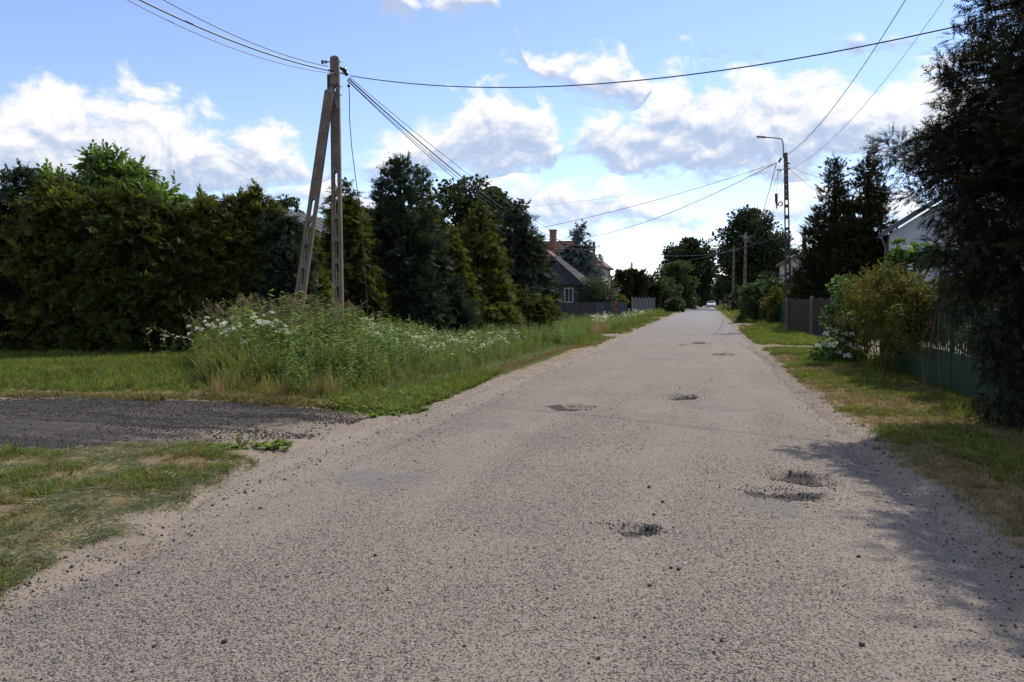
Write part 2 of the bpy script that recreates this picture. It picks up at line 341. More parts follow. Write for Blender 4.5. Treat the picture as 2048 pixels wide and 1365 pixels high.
SAND = (0.270, 0.218, 0.170)
def road_mat():
    m, nt, out = newmat('worn_road'); p = pos(); L = nt.links.new
    sep = nt.nodes.new('ShaderNodeSeparateXYZ'); L(p, sep.inputs[0]); x, y = X(sep.outputs[0]), X(sep.outputs[1])
    hole, patch = attr('hole'), attr('patch')
    nb = noise(p, 0.9, 5, 0.6); nm = noise(p, 4.0, 5, 0.6); nf = noise(p, 60, 5, 0.7); nff = noise(p, 260, 4, 0.7)
    st = noise(comb(x * 2.2, y * 0.22, 0.0), 1.0, 5, 0.6)            # streaks along the direction of travel
    def vor(scale):
        v = nt.nodes.new('ShaderNodeTexVoronoi'); v.inputs['Scale'].default_value = scale; L(p, v.inputs['Vector']); return v
    v1 = vor(78.0); v2 = vor(150.0)
    dist = X(v1.outputs['Distance']); dist2 = X(v2.outputs['Distance'])
    rnd = nt.nodes.new('ShaderNodeSeparateColor'); L(v1.outputs['Color'], rnd.inputs[0]); r1 = X(rnd.outputs[0]); r2 = X(rnd.outputs[1])
    left = smooth(x + (nb - 0.5) * 1.6 + (nm - 0.5) * 0.5, -4.05, -3.2, 1.0, 0.0); right = smooth(x + (nb - 0.5) * 0.9 + (nm - 0.5) * 0.4, 1.5, 2.05)
    edge = left.max(right)
    sandy = X.m('MULTIPLY_ADD', st - 0.5, 1.5, (nb - 0.5) * 1.6 + (nm - 0.5) * 0.7, clamp=False) * 1.25
    farf = smooth(y, 20.0, 60.0)
    # exposed chips between the sand: fewer where sand has gathered
    thr = 0.66 - sandy * 0.55 - edge * 0.62 + farf * 0.12
    chip = smooth(thr - r1, -0.05, 0.05) * smooth(dist, 0.30, 0.50, 1.0, 0.0)
    chip = chip.max(smooth(0.36 - sandy * 0.5 - edge * 0.36 - X.m('FRACT', r2 * 3.7), -0.05, 0.05) * smooth(dist2, 0.3, 0.5, 1.0, 0.0))
    sand = mixc(nf, tuple(v * 0.80 for v in SAND), tuple(v * 1.16 for v in SAND))
    sand = mixc(smooth(nff, 0.35, 0.65) * 0.4, sand, (0.17, 0.145, 0.125))
    stone = mixc(r2, (0.075, 0.072, 0.076), (0.215, 0.20, 0.19))
    c = mixc(chip * 0.9, sand, stone)
    grey = mixc(nf, (0.10, 0.096, 0.091), (0.175, 0.165, 0.153))
    c = mixc(farf * 0.75 * (1.0 - edge), c, mixc(nm, (0.19, 0.187, 0.19), (0.27, 0.262, 0.262)))
    pm = smooth(patch + (nm - 0.5) * 0.5 + (nf - 0.5) * 0.35, 0.35, 0.6); c = mixc(pm * 0.65, c, grey)
    hd = mixc(smooth(dist, 0.1, 0.6), (0.16, 0.135, 0.115), (0.045, 0.040, 0.038))
    hm = smooth(hole + (nm - 0.5) * 0.5 + (nf - 0.5) * 0.5, 0.30, 0.65); c = mixc(hm, c, hd)
    h = smooth(dist, 0.0, 0.6, 1.0, 0.0) * (chip * 0.8 + 0.2) * (1.0 - pm * 0.7) + nf * 0.35 + nff * 0.2
    principled(nt, out, c, 0.88, 0.2, bump=h, bstr=0.9, bdist=0.012); return m
def ground_mat():
    m, nt, out = newmat('verge_soil'); p = pos(); L = nt.links.new
    sep = nt.nodes.new('ShaderNodeSeparateXYZ'); L(p, sep.inputs[0]); x, y = X(sep.outputs[0]), X(sep.outputs[1])
    nb = noise(p, 0.5, 5, 0.6); nm = noise(p, 3.0, 6, 0.6); nf = noise(p, 40, 5, 0.7)
    soil = mixc(nf, (0.12, 0.085, 0.05), (0.26, 0.19, 0.115)); straw = mixc(nf, (0.21, 0.15, 0.075), (0.34, 0.255, 0.14))
    green = mixc(nf, (0.035, 0.045, 0.012), (0.09, 0.105, 0.028))
    c = mixc(smooth(nm, 0.42, 0.62), soil, straw); gm = attr('green'); c = mixc(smooth(gm + (nm - 0.5) * 1.0 + (nb - 0.5) * 0.6, 0.35, 0.75), c, green)
    s = attr('sand'); sand = mixc(nf, tuple(v * 0.78 for v in SAND), tuple(v * 1.12 for v in SAND))
    vv = nt.nodes.new('ShaderNodeTexVoronoi'); vv.inputs['Scale'].default_value = 70.0; L(p, vv.inputs['Vector']); vs_ = nt.nodes.new('ShaderNodeSeparateColor'); L(vv.outputs['Color'], vs_.inputs[0])
    cr = smooth(nm * 0.75 - X(vs_.outputs[0]), -0.05, 0.05) * smooth(X(vv.outputs['Distance']), 0.3, 0.5, 1.0, 0.0)
    sand = mixc(cr * 0.8, mixc(smooth(nm, 0.35, 0.7), sand, (0.20, 0.16, 0.12)), (0.095, 0.086, 0.080))
    c = mixc(smooth(s + (nm - 0.5) * 0.9 + (nf - 0.5) * 0.3, 0.35, 0.65), c, sand)
    principled(nt, out, c, 0.95, 0.1, bump=nf * 0.6 + nm, bstr=0.6, bdist=0.03); return m
def cinder_road_mat():
    m, nt, out = newmat('cinder_surface'); p = pos(); L = nt.links.new
    sep = nt.nodes.new('ShaderNodeSeparateXYZ'); L(p, sep.inputs[0]); x, y = X(sep.outputs[0]), X(sep.outputs[1])
    nb = noise(p, 0.8, 5, 0.6); nm = noise(p, 5.0, 6, 0.65); nf = noise(p, 70, 5, 0.75); st = noise(comb(x * 0.35, y * 3.5, 0.0), 1.0, 5, 0.6)
    c = mixc(smooth(nf * 0.45 + nm * 0.3 + st * 0.7, 0.50, 0.92), (0.028, 0.025, 0.023), (0.105, 0.091, 0.080))
    sd_ = attr('sand'); c = mixc(smooth(sd_ + (nm - 0.5) * 0.8 + (st - 0.5) * 0.7 + (nf - 0.5) * 0.4, 0.30, 0.85), c, mixc(nf, tuple(v * 0.72 for v in SAND), tuple(v * 1.1 for v in SAND)))
    w_ = attr('straw'); c = mixc(smooth(w_ + (nm - 0.5) * 1.2 + (st - 0.5) * 1.3, 0.50, 0.72) * 0.9, c, (0.40, 0.31, 0.17))
    principled(nt, out, c, 0.95, 0.12, bump=nf + nm * 0.7, bstr=0.9, bdist=0.02); return m
M['road'] = road_mat(); M['ground'] = ground_mat(); M['padm'] = cinder_road_mat()
#PART2
# ------------------------------------------------------------------ ground, road, side road
def vnoise(x, y, s, seed=0):
    r_ = np.random.default_rng(seed).random((64, 64)); x = np.asarray(x, float) / s; y = np.asarray(y, float) / s
    xi = np.floor(x).astype(int); yi = np.floor(y).astype(int); fx = x - xi; fy = y - yi; fx = fx * fx * (3 - 2 * fx); fy = fy * fy * (3 - 2 * fy)
    a = r_[xi % 64, yi % 64]; b = r_[(xi + 1) % 64, yi % 64]; c = r_[xi % 64, (yi + 1) % 64]; d = r_[(xi + 1) % 64, (yi + 1) % 64]
    return (a * (1 - fx) + b * fx) * (1 - fy) + (c * (1 - fx) + d * fx) * fy
def sstep(v, a, b): t = np.clip((v - a) / (b - a), 0, 1); return t * t * (3 - 2 * t)
def road_left(y): return np.interp(y, [-5, 2.9, 3.9, 4.84, 6, 7.4, 9.1, 12.3, 16, 19.5, 36, 145], [-3.5, -3.65, -3.55, -4.0, -4.3, -4.45, -4.05, -3.95, -3.6, -3.45, -3.38, -3.4])
def road_right(y): return np.interp(y, [-5, 8, 16, 40, 145], [1.86, 1.82, 1.68, 1.62, 1.62])
def pad_top(x): return np.interp(x, [-45, -11, -7.6, -5.5, -4.3], [7.6, 9.15, 9.75, 9.65, 9.15])
def pad_bot(x): return np.interp(x, [-45, -11, -6.7, -5.8, -4.8, -4.2], [3.4, 4.9, 5.5, 6.15, 6.8, 7.15])
def wob(x, y, a, s, seed): return (vnoise(x, y, s, seed) - 0.5) * 2 * a
def in_road(x, y): return np.minimum(x - road_left(y), road_right(y) - x) + wob(x, y, 0.12, 0.8, 3) + wob(x, y, 0.05, 0.2, 4)
def in_pad(x, y): return np.minimum(np.minimum(pad_top(x) - y, y - pad_bot(x)), -4.2 - x) + wob(x, y, 0.18, 0.7, 5) + wob(x, y, 0.07, 0.2, 6)
DRIVES = [(1.4, 8.0, 23.7, 25.9), (-8.0, -3.2, 30.2, 32.6), (1.4, 5.5, 46.5, 50.0), (-9.0, -3.2, 62.0, 66.0)]
def in_drive(x, y):
    d = np.full(np.shape(x), -9.0)
    for (a, b, c, e) in DRIVES: d = np.maximum(d, np.minimum(np.minimum(x - a, b - x), np.minimum(y - c, e - y)))
    return d + wob(x, y, 0.25, 0.9, 8)
def gz(x, y):
    x = np.asarray(x, float); y = np.asarray(y, float)
    z = 0.035 + wob(x, y, 0.03, 1.7, 1) + wob(x, y, 0.02, 0.45, 2)
    near = sstep(-in_road(x, y), 0.0, 0.6); z = z * (0.25 + 0.75 * near)
    for f in (in_road, in_pad): z = z - 0.16 * sstep(f(x, y), 0.0, 0.5)
    return z
def grid_mesh(name, xs, ys, zf, mat, attrs=None, mapx=None):
    Xg, Yg = np.meshgrid(xs, ys)
    if mapx: Xg, Yg = mapx(Xg, Yg)
    V = np.stack([Xg.ravel(), Yg.ravel(), zf(Xg, Yg).ravel()], 1); nx = len(xs)
    i = np.arange((len(ys) - 1) * nx).reshape(-1, nx)[:, :-1].ravel()
    T = np.stack([i, i + 1, i + nx + 1, i + nx], 1)
    A = {k: f(Xg, Yg).ravel() for k, f in (attrs or {}).items()}
    return tri_mesh(name, V, T, mat, A, True)
def span(a, b, s): return np.arange(a, b, s)
gx = np.concatenate([-np.geomspace(1800, 24, 30), span(-23, -5, 0.22), span(-5, 6, 0.1), np.geomspace(6.1, 1800, 34)])
gy = np.concatenate([-np.geomspace(300, 3, 10), span(-2.5, 1.5, 0.5), span(1.6, 12, 0.12), span(12, 30, 0.22), span(30, 60, 0.6), np.geomspace(60.5, 2600, 60)])
def g_sand(x, y):
    dr = -in_road(x, y); s = np.clip(0.85 - dr * 1.3, 0, 1); s = np.where(x > 0, np.clip(0.75 - dr * 2.2, 0, 1), s)
    s = np.maximum(s, np.clip(0.6 + in_drive(x, y) * 2, 0, 1)); s = np.maximum(s, np.clip(0.75 + in_pad(x, y) * 1.2, 0, 1) * (y < 8) * 0.8); return s
def g_green(x, y):
    d = np.clip((-in_road(x, y) - 0.7) / 1.5, 0, 1) * 0.75
    d = np.where((x > 0), d * 0.75, d); d = np.where((x < -4) & (y > 9.5), np.clip((y - pad_top(x) - 0.1) / 0.9, 0, 1), d)
    return np.where((x < -3) & (y < 8), 0.40, d)
ground = mobj('ground', grid_mesh('ground', gx, gy, gz, M['ground'], {'sand': g_sand, 'green': g_green})); tag(ground, kind='structure')

HOLES = []                                     # potholes: pixel centre, half width, half height -> metres
for (hx, hy, rx, ry, dep) in [(1357, 797, 34, 5, .035), (1142, 817, 40, 6, .035), (1600, 957, 66, 14, .045), (1580, 990, 80, 9, .025), (1277, 1062, 62, 9, .035),
                              (1447, 709, 22, 2.5, .05), (1367, 690, 16, 2, .03), (1402, 686, 20, 2, .025), (1385, 797, 8, 4, .03)]:
    c = G(hx, hy); a = G(hx + rx, hy); b = G(hx, hy + ry); HOLES.append((c[0], c[1], np.hypot(*(a - c)[:2]), abs(b[1] - c[1]) * 1.0 + 0.02, dep))
PATCH = []
for (hx, hy, rx, ry) in [(755, 955, 145, 18), (970, 850, 95, 9), (1445, 818, 85, 7), (1560, 1022, 80, 18), (1330, 720, 60, 3), (1500, 655, 50, 3)]:
    c = G(hx, hy); a = G(hx + rx, hy); b = G(hx, hy + ry); PATCH.append((c[0], c[1], np.hypot(*(a - c)[:2]), abs(b[1] - c[1]) * 1.05 + 0.03))
def blobs(x, y, L):
    m = np.zeros(np.shape(x)); jx = wob(x, y, 0.16, 0.25, 21); jy = wob(x, y, 0.13, 0.16, 22)
    for q in L: m = np.maximum(m, 1 - np.sqrt(((x + jx - q[0]) / q[2]) ** 2 + ((y + jy - q[1]) / q[3]) ** 2) * 0.5 * 1.4)
    return np.clip(m, 0, 1)
def holes(x, y): return sstep(blobs(x, y, HOLES), 0.2, 0.75)
def rz_(x, y):
    z = wob(x, y, 0.010, 1.5, 31) + wob(x, y, 0.004, 0.3, 32) + 0.012 * np.cos((x + 0.85) * 1.1)
    edge = np.minimum(x - road_left(y), road_right(y) - x); z = z - 0.05 * (1 - sstep(edge, 0.0, 0.35))
    z = z - 0.03 * np.exp(-((x + 3.35 + wob(x, y * .3, .2, 1.5, 33)) / 0.16) ** 2) * (y < 25) + 0.02 * np.exp(-((x + 3.6) / 0.14) ** 2) * (y < 25)
    z = z - 0.03 * np.exp(-((x - 1.45 + wob(x, y * .3, .12, 1.5, 34)) / 0.13) ** 2) * (y < 25)
    jx = wob(x, y, 0.09, 0.26, 35)
    for (hx, hy, rx, ry, dep) in HOLES:
        q = np.sqrt(((x + jx - hx) / rx) ** 2 + ((y + jx - hy) / ry) ** 2); z = z - dep * 1.3 * (1 - sstep(q, 0.72, 1.03)) + 0.006 * np.exp(-((q - 1.15) / 0.15) ** 2)
    return z
ty = np.concatenate([span(-6, 1.8, 0.6), span(1.8, 12, 0.045), span(12, 26, 0.10), span(26, 60, 0.5), np.geomspace(60, 212, 45)])
def mapx(t, y): lo = road_left(y) - 0.25; hi = road_right(y) + 0.2; return lo + (hi - lo) * t, y
road = mobj('road', grid_mesh('road', np.linspace(0, 1, 125), ty, rz_, M['road'], {'hole': holes, 'patch': lambda x, y: blobs(x, y, PATCH)}, mapx)); tag(road, kind='structure')
def mapp(x, t): lo = pad_bot(x) - 0.25; hi = pad_top(x) + 0.25; return x, lo + (hi - lo) * t
def pz(x, y):
    e = np.minimum(pad_top(x) - y, y - pad_bot(x)); z = wob(x, y, 0.025, 0.9, 41) + wob(x, y, 0.012, 0.25, 42) + 0.03 * np.sin((y - 6) * 3.2 + x * 0.25) * sstep(e, 0.2, 0.8)
    return z * sstep(-4.0 - x, 0.0, 1.0) - 0.06 * (1 - sstep(e, -0.2, 0.25)) - 0.07 * sstep(x, -4.5, -3.95) + 0.01
pad = mobj('side_road', grid_mesh('side_road', np.concatenate([span(-45, -16, 0.6), span(-16, -3.85, 0.09)]), np.linspace(0, 1, 60), pz, M['padm'],
    {'sand': lambda x, y: np.clip(1.12 + (x + 4.6) * 0.48 + (6.6 - y) * 0.20, 0, 1), 'straw': lambda x, y: np.clip(1.0 - (pad_top(x) - y) * 1.1, 0, 1) * 0.8}, mapp)); tag(pad, kind='structure')
def drive_mesh(i):
    a, b, c, e = DRIVES[i]
    return grid_mesh('driveway', np.linspace(a, b, 40), np.linspace(c, e, 24), lambda x, y: 0.05 + wob(x, y, 0.012, 0.5, 51) - 0.16 * (1 - sstep(in_drive(x, y), -0.1, 0.3)) - 0.05 * (1 - sstep(np.abs(x - (-0.9)), 2.6, 3.4)),
                     M['road'], {'hole': lambda x, y: x * 0, 'patch': lambda x, y: sstep(vnoise(x, y, 0.8, 52), 0.4, 0.7)})
for i in range(4): tag(mobj('driveway', drive_mesh(i)), kind='structure')

# ------------------------------------------------------------------ ground cover (uncountable): point clouds with geometry-node instances
def arr(*k): return np.asarray(k, float)
def strip(b0, d0, L, w, bend, seg=3, lean=0.0, az=0.0):
    """one grass blade as a tapered curved strip; returns verts, tris, tip"""
    V = []; T = []; tp = []; c, s = math.cos(az), math.sin(az)
    for i in range(seg + 1):
        t = i / seg; h = L * (t - 0.25 * bend * t * t); out = L * (lean * t + bend * t * t * 0.75); ww = w * (1 - t) ** 0.7 if i else w
        cx_, cy_ = b0 + c * out, d0 + s * out
        if i == seg: V.append((cx_, cy_, h)); tp.append(1)
        else: V += [(cx_ - s * ww / 2, cy_ + c * ww / 2, h), (cx_ + s * ww / 2, cy_ - c * ww / 2, h)]; tp += [t, t]
    for i in range(seg - 1): a = 2 * i; T += [(a, a + 1, a + 3), (a, a + 3, a + 2)]
    a = 2 * (seg - 1); T.append((a, a + 1, a + 2)); return V, T, tp
class TP:
    def __init__(s): s.V = []; s.T = []; s.tip = []; s.mi = []
    def add(s, q, mi=0):
        V, T, tp = q; n = len(s.V); s.V += list(V); s.T += [tuple(n + k for k in t) for t in T]; s.tip += list(tp); s.mi += [mi] * len(T); return s
    def obj(s, name, mats):
        me = tri_mesh(name, np.array(s.V), np.array(s.T), None, {'tip': s.tip})
        for m in mats: me.materials.append(m)
        me.polygons.foreach_set('material_index', np.array(s.mi, np.int32)); return bpy.data.objects.new(name, me)
def leafq(p, d, n, L, w, fold=0.15):
    """leaf: kite of 4 triangles folded along its midrib"""
    d = Vector(d).normalized(); n = Vector(n); n = (n - d * n.dot(d)); n = n.normalized() if n.length > 1e-5 else d.orthogonal().normalized(); b = d.cross(n); p = Vector(p)
    V = [p, p + d * L * .45 + b * w / 2 - n * fold * w, p + d * L * .45 - b * w / 2 - n * fold * w, p + d * L - n * L * 0.12, p + d * L * .5]
    return [tuple(v) for v in V], [(0, 4, 1), (0, 2, 4), (4, 3, 1), (4, 2, 3)], [0.2, 0.6, 0.6, 1, 0.6]
def ang(): return random.uniform(0, 2 * math.pi)
def tuft(n, L, w, spread, bend, lean=0.25):
    t = TP()
    for _ in range(n):
        t.add(strip(random.gauss(0, spread), random.gauss(0, spread), L * random.uniform(.5, 1.1), w * random.uniform(.7, 1.2), bend * random.uniform(.2, 1.3), 3, lean * random.uniform(-.2, 1), ang()))
    return t
def panicle(h, n=14):
    t = TP(); a = ang(); le = random.uniform(0.05, 0.25)
    t.add(strip(0, 0, h, 0.006, 0.3, 4, le, a))
    for i in range(n):
        z = h * random.uniform(0.78, 0.96); o = h * (le * z / h + 0.3 * 0.75 * (z / h) ** 2); x, y = math.cos(a) * o, math.sin(a) * o; b = ang()
        t.add(leafq((x, y, z * 0.95), (math.cos(b) * .5 + math.cos(a) * .3, math.sin(b) * .5 + math.sin(a) * .3, 0.7), (0, 0, 1), random.uniform(.05, .10), 0.012))
    return t
def leafy(h, n, L, w):
    t = TP(); t.add(strip(0, 0, h, 0.008, 0.15, 4, 0.05, ang()))
    for i in range(n):
        z = h * (0.12 + 0.88 * (i + .5) / n); b = ang(); q = L * (1.15 - 0.6 * z / h)
        t.add(leafq((0, 0, z), (math.cos(b), math.sin(b), random.uniform(-.1, .5)), (0, 0, 1), q * random.uniform(.7, 1.2), w * random.uniform(.7, 1.2)))
    return t
def umbel_plant(h, nh):
    t = leafy(h * 0.85, 9, 0.16, 0.07)
    for k in range(nh):
        b = ang(); o = random.uniform(0.02, 0.16); z = h * random.uniform(.86, 1.05); cx_, cy_ = math.cos(b) * o, math.sin(b) * o
        t.add(([(0, 0, h * .6), (0.005, 0, h * .6), (cx_, cy_, z)], [(0, 1, 2)], [0.3, 0.3, 0.6]), 0)
        r0 = random.uniform(0.026, 0.042)
        for j in range(18):
            a2 = ang(); rr = r0 * math.sqrt(random.random()); c0 = (cx_ + rr * math.cos(a2), cy_ + rr * math.sin(a2), z + 0.016 - rr * rr * 14 + random.uniform(-.010, .010)); s = random.uniform(0.008, 0.014)
            t.add(([(c0[0] + s * math.cos(u * 2.094 + a2), c0[1] + s * math.sin(u * 2.094 + a2), c0[2] + random.uniform(-.010, .010)) for u in range(3)], [(0, 1, 2)], [1, 1, 1]), 1)
    return t
def rosette(n, L, w):
    t = TP()
    for k in range(n):
        b = ang(); t.add(leafq((0, 0, 0.01), (math.cos(b), math.sin(b), random.uniform(.1, .7)), (0, 0, 1), L * random.uniform(.6, 1.2), w * random.uniform(.7, 1.2), 0.2))
    return t
def pebble(seed, flat=0.6):
    r_ = np.random.default_rng(seed); ico = [(0, 0, 1), (.9, 0, .4), (.28, .85, .4), (-.72, .53, .4), (-.72, -.53, .4), (.28, -.85, .4), (.72, .53, -.4), (-.28, .85, -.4), (-.9, 0, -.4), (-.28, -.85, -.4), (.72, -.53, -.4)]
    V = np.array(ico) * r_.uniform(.65, 1.25, (11, 1)) * np.array([1, r_.uniform(.6, .95), flat])
    T = [(0, i, i % 5 + 1) for i in range(1, 6)] + [(i, i + 5, i % 5 + 1) for i in range(1, 6)] + [(i % 5 + 1, i + 5, i % 5 + 6) for i in range(1, 6)]
    t = TP(); t.add((V.tolist(), [(a, b, c) for a, b, c in T], [0.5] * 11)); return t
def scatter(name, label, cat, pts, temps, idx, scl, tilt=0.12, rotz=None):
    pts = np.asarray(pts, np.float32); n = len(pts)
    me = bpy.data.meshes.new(name); me.vertices.add(n); me.vertices.foreach_set('co', pts.ravel())
    rot = np.stack([rng.normal(0, tilt, n), rng.normal(0, tilt, n), rng.uniform(0, 6.283, n) if rotz is None else rotz], 1).astype(np.float32)
    a = me.attributes.new('rot', 'FLOAT_VECTOR', 'POINT'); a.data.foreach_set('vector', rot.ravel())
    a = me.attributes.new('scl', 'FLOAT', 'POINT'); a.data.foreach_set('value', np.asarray(scl, np.float32) * np.ones(n, np.float32))
    a = me.attributes.new('idx', 'INT', 'POINT'); a.data.foreach_set('value', np.asarray(idx, np.int32))
    for t in temps:
        for m in t.data.materials:
            if m.name not in me.materials: me.materials.append(m)
    g = bpy.data.node_groups.new(name, 'GeometryNodeTree'); N = g.nodes.new; L = g.links.new
    g.interface.new_socket('Geometry', in_out='INPUT', socket_type='NodeSocketGeometry'); g.interface.new_socket('Geometry', in_out='OUTPUT', socket_type='NodeSocketGeometry')
    gi, go = N('NodeGroupInput'), N('NodeGroupOutput'); iop = N('GeometryNodeInstanceOnPoints'); j = N('GeometryNodeJoinGeometry')
    for t in reversed(temps):
        oi = N('GeometryNodeObjectInfo'); oi.inputs[0].default_value = t; oi.inputs[1].default_value = False
        gti = N('GeometryNodeGeometryToInstance'); L(oi.outputs['Geometry'], gti.inputs[0]); L(gti.outputs[0], j.inputs[0])
    def na(nm, ty, sock):
        q = N('GeometryNodeInputNamedAttribute'); q.data_type = ty; q.inputs[0].default_value = nm; L(q.outputs[0], iop.inputs[sock])
    L(gi.outputs[0], iop.inputs['Points']); L(j.outputs[0], iop.inputs['Instance']); iop.inputs['Pick Instance'].default_value = True
    na('idx', 'INT', 'Instance Index'); na('rot', 'FLOAT_VECTOR', 'Rotation'); na('scl', 'FLOAT', 'Scale')
    L(iop.outputs[0], go.inputs[0])
    o = mobj(name, me); md = o.modifiers.new('scatter', 'NODES'); md.node_group = g
    return tag(o, label, cat, kind='stuff')
def inpoly(pts, poly):
    x, y = pts[:, 0], pts[:, 1]; c = np.zeros(len(pts), bool); n = len(poly)
    for i in range(n):
        (x1, y1), (x2, y2) = poly[i][:2], poly[(i + 1) % n][:2]
        k = ((y1 > y) != (y2 > y)) & (x < (x2 - x1) * (y - y1) / (y2 - y1 + 1e-12) + x1); c ^= k
    return c
def fill(poly, n):
    poly = np.array([q[:2] for q in poly]); lo, hi = poly.min(0), poly.max(0); out = []
    while sum(len(o) for o in out) < n:
        q = rng.uniform(lo, hi, (n, 2)); out.append(q[inpoly(q, poly)])
    return np.concatenate(out)[:n]
def onground(q): return np.column_stack([q, gz(q[:, 0], q[:, 1]) - 0.006])
def gp(*px): return [G(x, y) for x, y in px]

T_short = [tuft(10, 0.08, 0.0085, 0.03, 0.7, 0.5).obj('short_tuft', [M['grass']]) for _ in range(4)]
T_lawn = [tuft(9, 0.17, 0.0105, 0.035, 0.6, 0.35).obj('lawn_tuft', [M['grass']]) for _ in range(4)]
T_dry = [tuft(10, 0.075, 0.0075, 0.035, 0.8, 0.7).obj('dry_tuft', [M['dry']]) for _ in range(3)]
T_weed = [tuft(9, 0.62, 0.016, 0.05, 0.5, 0.25).obj('weed_tuft', [M['weedgrass']]) for _ in range(5)]
T_straw = [tuft(12, 0.36, 0.006, 0.05, 0.18, 0.12).obj('straw_tuft', [M['straw']]) for _ in range(3)]
T_pan = [panicle(1.0).obj('seed_stem', [M['seed']]) for _ in range(5)]
T_leafy = [leafy(0.75, 22, 0.13, 0.055).obj('leafy_weed', [M['weedleaf']]) for _ in range(4)]
T_umb = [umbel_plant(0.7, random.randint(3, 6)).obj('umbel_plant', [M['weedleaf'], M['umbel']]) for _ in range(5)]
T_ros = [rosette(9, 0.16, 0.06).obj('rosette', [M['weedleaf']]) for _ in range(4)]
T_clip = []
for _ in range(4):
    t = TP()
    for k in range(9):
        b = ang(); x, y = random.gauss(0, .06), random.gauss(0, .06); q = random.uniform(.03, .09)
        t.add(([(x, y, .012), (x + .005, y + .005, .016), (x + q * math.cos(b), y + q * math.sin(b), random.uniform(.004, .03))], [(0, 1, 2)], [0, .2, 1]))
    T_clip.append(t.obj('clippings', [M['clip']]))
T_chip = [pebble(100 + i, 0.32).obj('chip', [M['chip']]) for i in range(5)]
T_cind = [pebble(200 + i, 0.75).obj('cinder', [M['cinder']]) for i in range(4)]

# loose chips standing out of the worn road surface, dense near the camera
n = 400000; yy = 2.0 + 15.0 * rng.random(n) ** 1.8; xx = rng.uniform(-4.6, 2.2, n)
q = np.stack([xx, yy], 1); st_ = vnoise(xx * 1.0, yy * 0.16, 0.42, 61) * 0.62 + vnoise(xx, yy, 0.7, 62) * 0.38
ed = np.minimum(sstep(xx, -4.15, -3.1), 1 - 0.6 * sstep(xx, 1.3, 1.9)); pb = blobs(xx, yy, PATCH)
keep = rng.random(n) < np.clip((st_ - 0.28) * 1.9, 0.10, 1) * (1 - 0.85 * sstep(yy, 7, 16)) * np.clip(ed, 0.10, 1) * (1 - 0.55 * (pb > 0.4)) * np.clip(in_road(xx, yy) * 2.5 + 0.45, 0, 1)
q = q[keep]; print('chips', len(q))
scatter('road_chips', 'dark stone chips standing out of the sandy road surface', 'gravel', np.column_stack([q, np.maximum(rz_(q[:, 0], q[:, 1]), gz(q[:, 0], q[:, 1])) + 0.0005]), T_chip, rng.integers(0, 5, len(q)), rng.gamma(5, 0.0008, len(q)) + 0.0014, 0.12)
# coarse crumbs of asphalt: edges of the road, around and in the potholes
n = 22000; yy = 2.2 + 20 * rng.random(n) ** 1.6; xx = rng.uniform(-4.6, 2.0, n)
w_ = np.clip(np.exp(-((xx + 3.7) / 0.55) ** 2) * 0.6 + np.exp(-((xx - 1.7) / 0.3) ** 2) * 0.8 + 3.0 * (blobs(xx, yy, HOLES) > 0.22) + 0.03, 0, 1)
k = rng.random(n) < w_; q = np.stack([xx, yy], 1)[k]
hq = []
for h_ in HOLES: m_ = int(120 + 300 * h_[2]); hq.append(np.stack([h_[0] + rng.normal(0, 0.55, m_) * h_[2], h_[1] + rng.normal(0, 0.6, m_) * h_[3]], 1))
q = np.concatenate([q] + hq)
scatter('asphalt_crumbs', 'dark asphalt crumbs in the potholes and along the road edges', 'gravel', np.column_stack([q, np.maximum(rz_(q[:, 0], q[:, 1]), gz(q[:, 0], q[:, 1])) + 0.002]), T_cind, rng.integers(0, 4, len(q)), rng.gamma(3, 0.0016, len(q)) + 0.0025, 0.3)
n = 60000; xx = -4.3 - 11 * rng.random(n) ** 1.3; t_ = rng.random(n); yy = pad_bot(xx) + (pad_top(xx) - pad_bot(xx)) * t_
k = rng.random(n) < np.clip(vnoise(xx * .3, yy * 2, 0.8, 63) * 1.3 - 0.1 - 0.5 * sstep(xx, -7, -4.3), 0.05, 1); q = np.stack([xx, yy], 1)[k]
scatter('cinder_stones', 'black cinders lying on the side road', 'gravel', np.column_stack([q, pz(q[:, 0], q[:, 1]) + 0.003]), T_cind, rng.integers(0, 4, len(q)), rng.gamma(3, 0.0018, len(q)) + 0.0025, 0.4)

# lawn in front of the clipped hedge
LAWN = gp((-420, 700), (430, 712), (640, 720), (700, 812), (640, 806), (420, 795), (0, 791), (-420, 786))
q = fill(LAWN, 20000); k = q[:, 1] > pad_top(q[:, 0]) + 0.02 + wob(q[:, 0], q[:, 1], 0.12, 0.4, 71); q = q[k]
scatter('lawn_grass', 'bright green grass between the side road and the hedge', 'grass', onground(q), T_lawn, rng.integers(0, 4, len(q)), rng.uniform(.6, 1.25, len(q)) * (0.55 + 0.5 * sstep(q[:, 1] - pad_top(q[:, 0]), 0.0, 0.8)) * (0.7 + 0.6 * vnoise(q[:, 0], q[:, 1], 1.1, 72)))
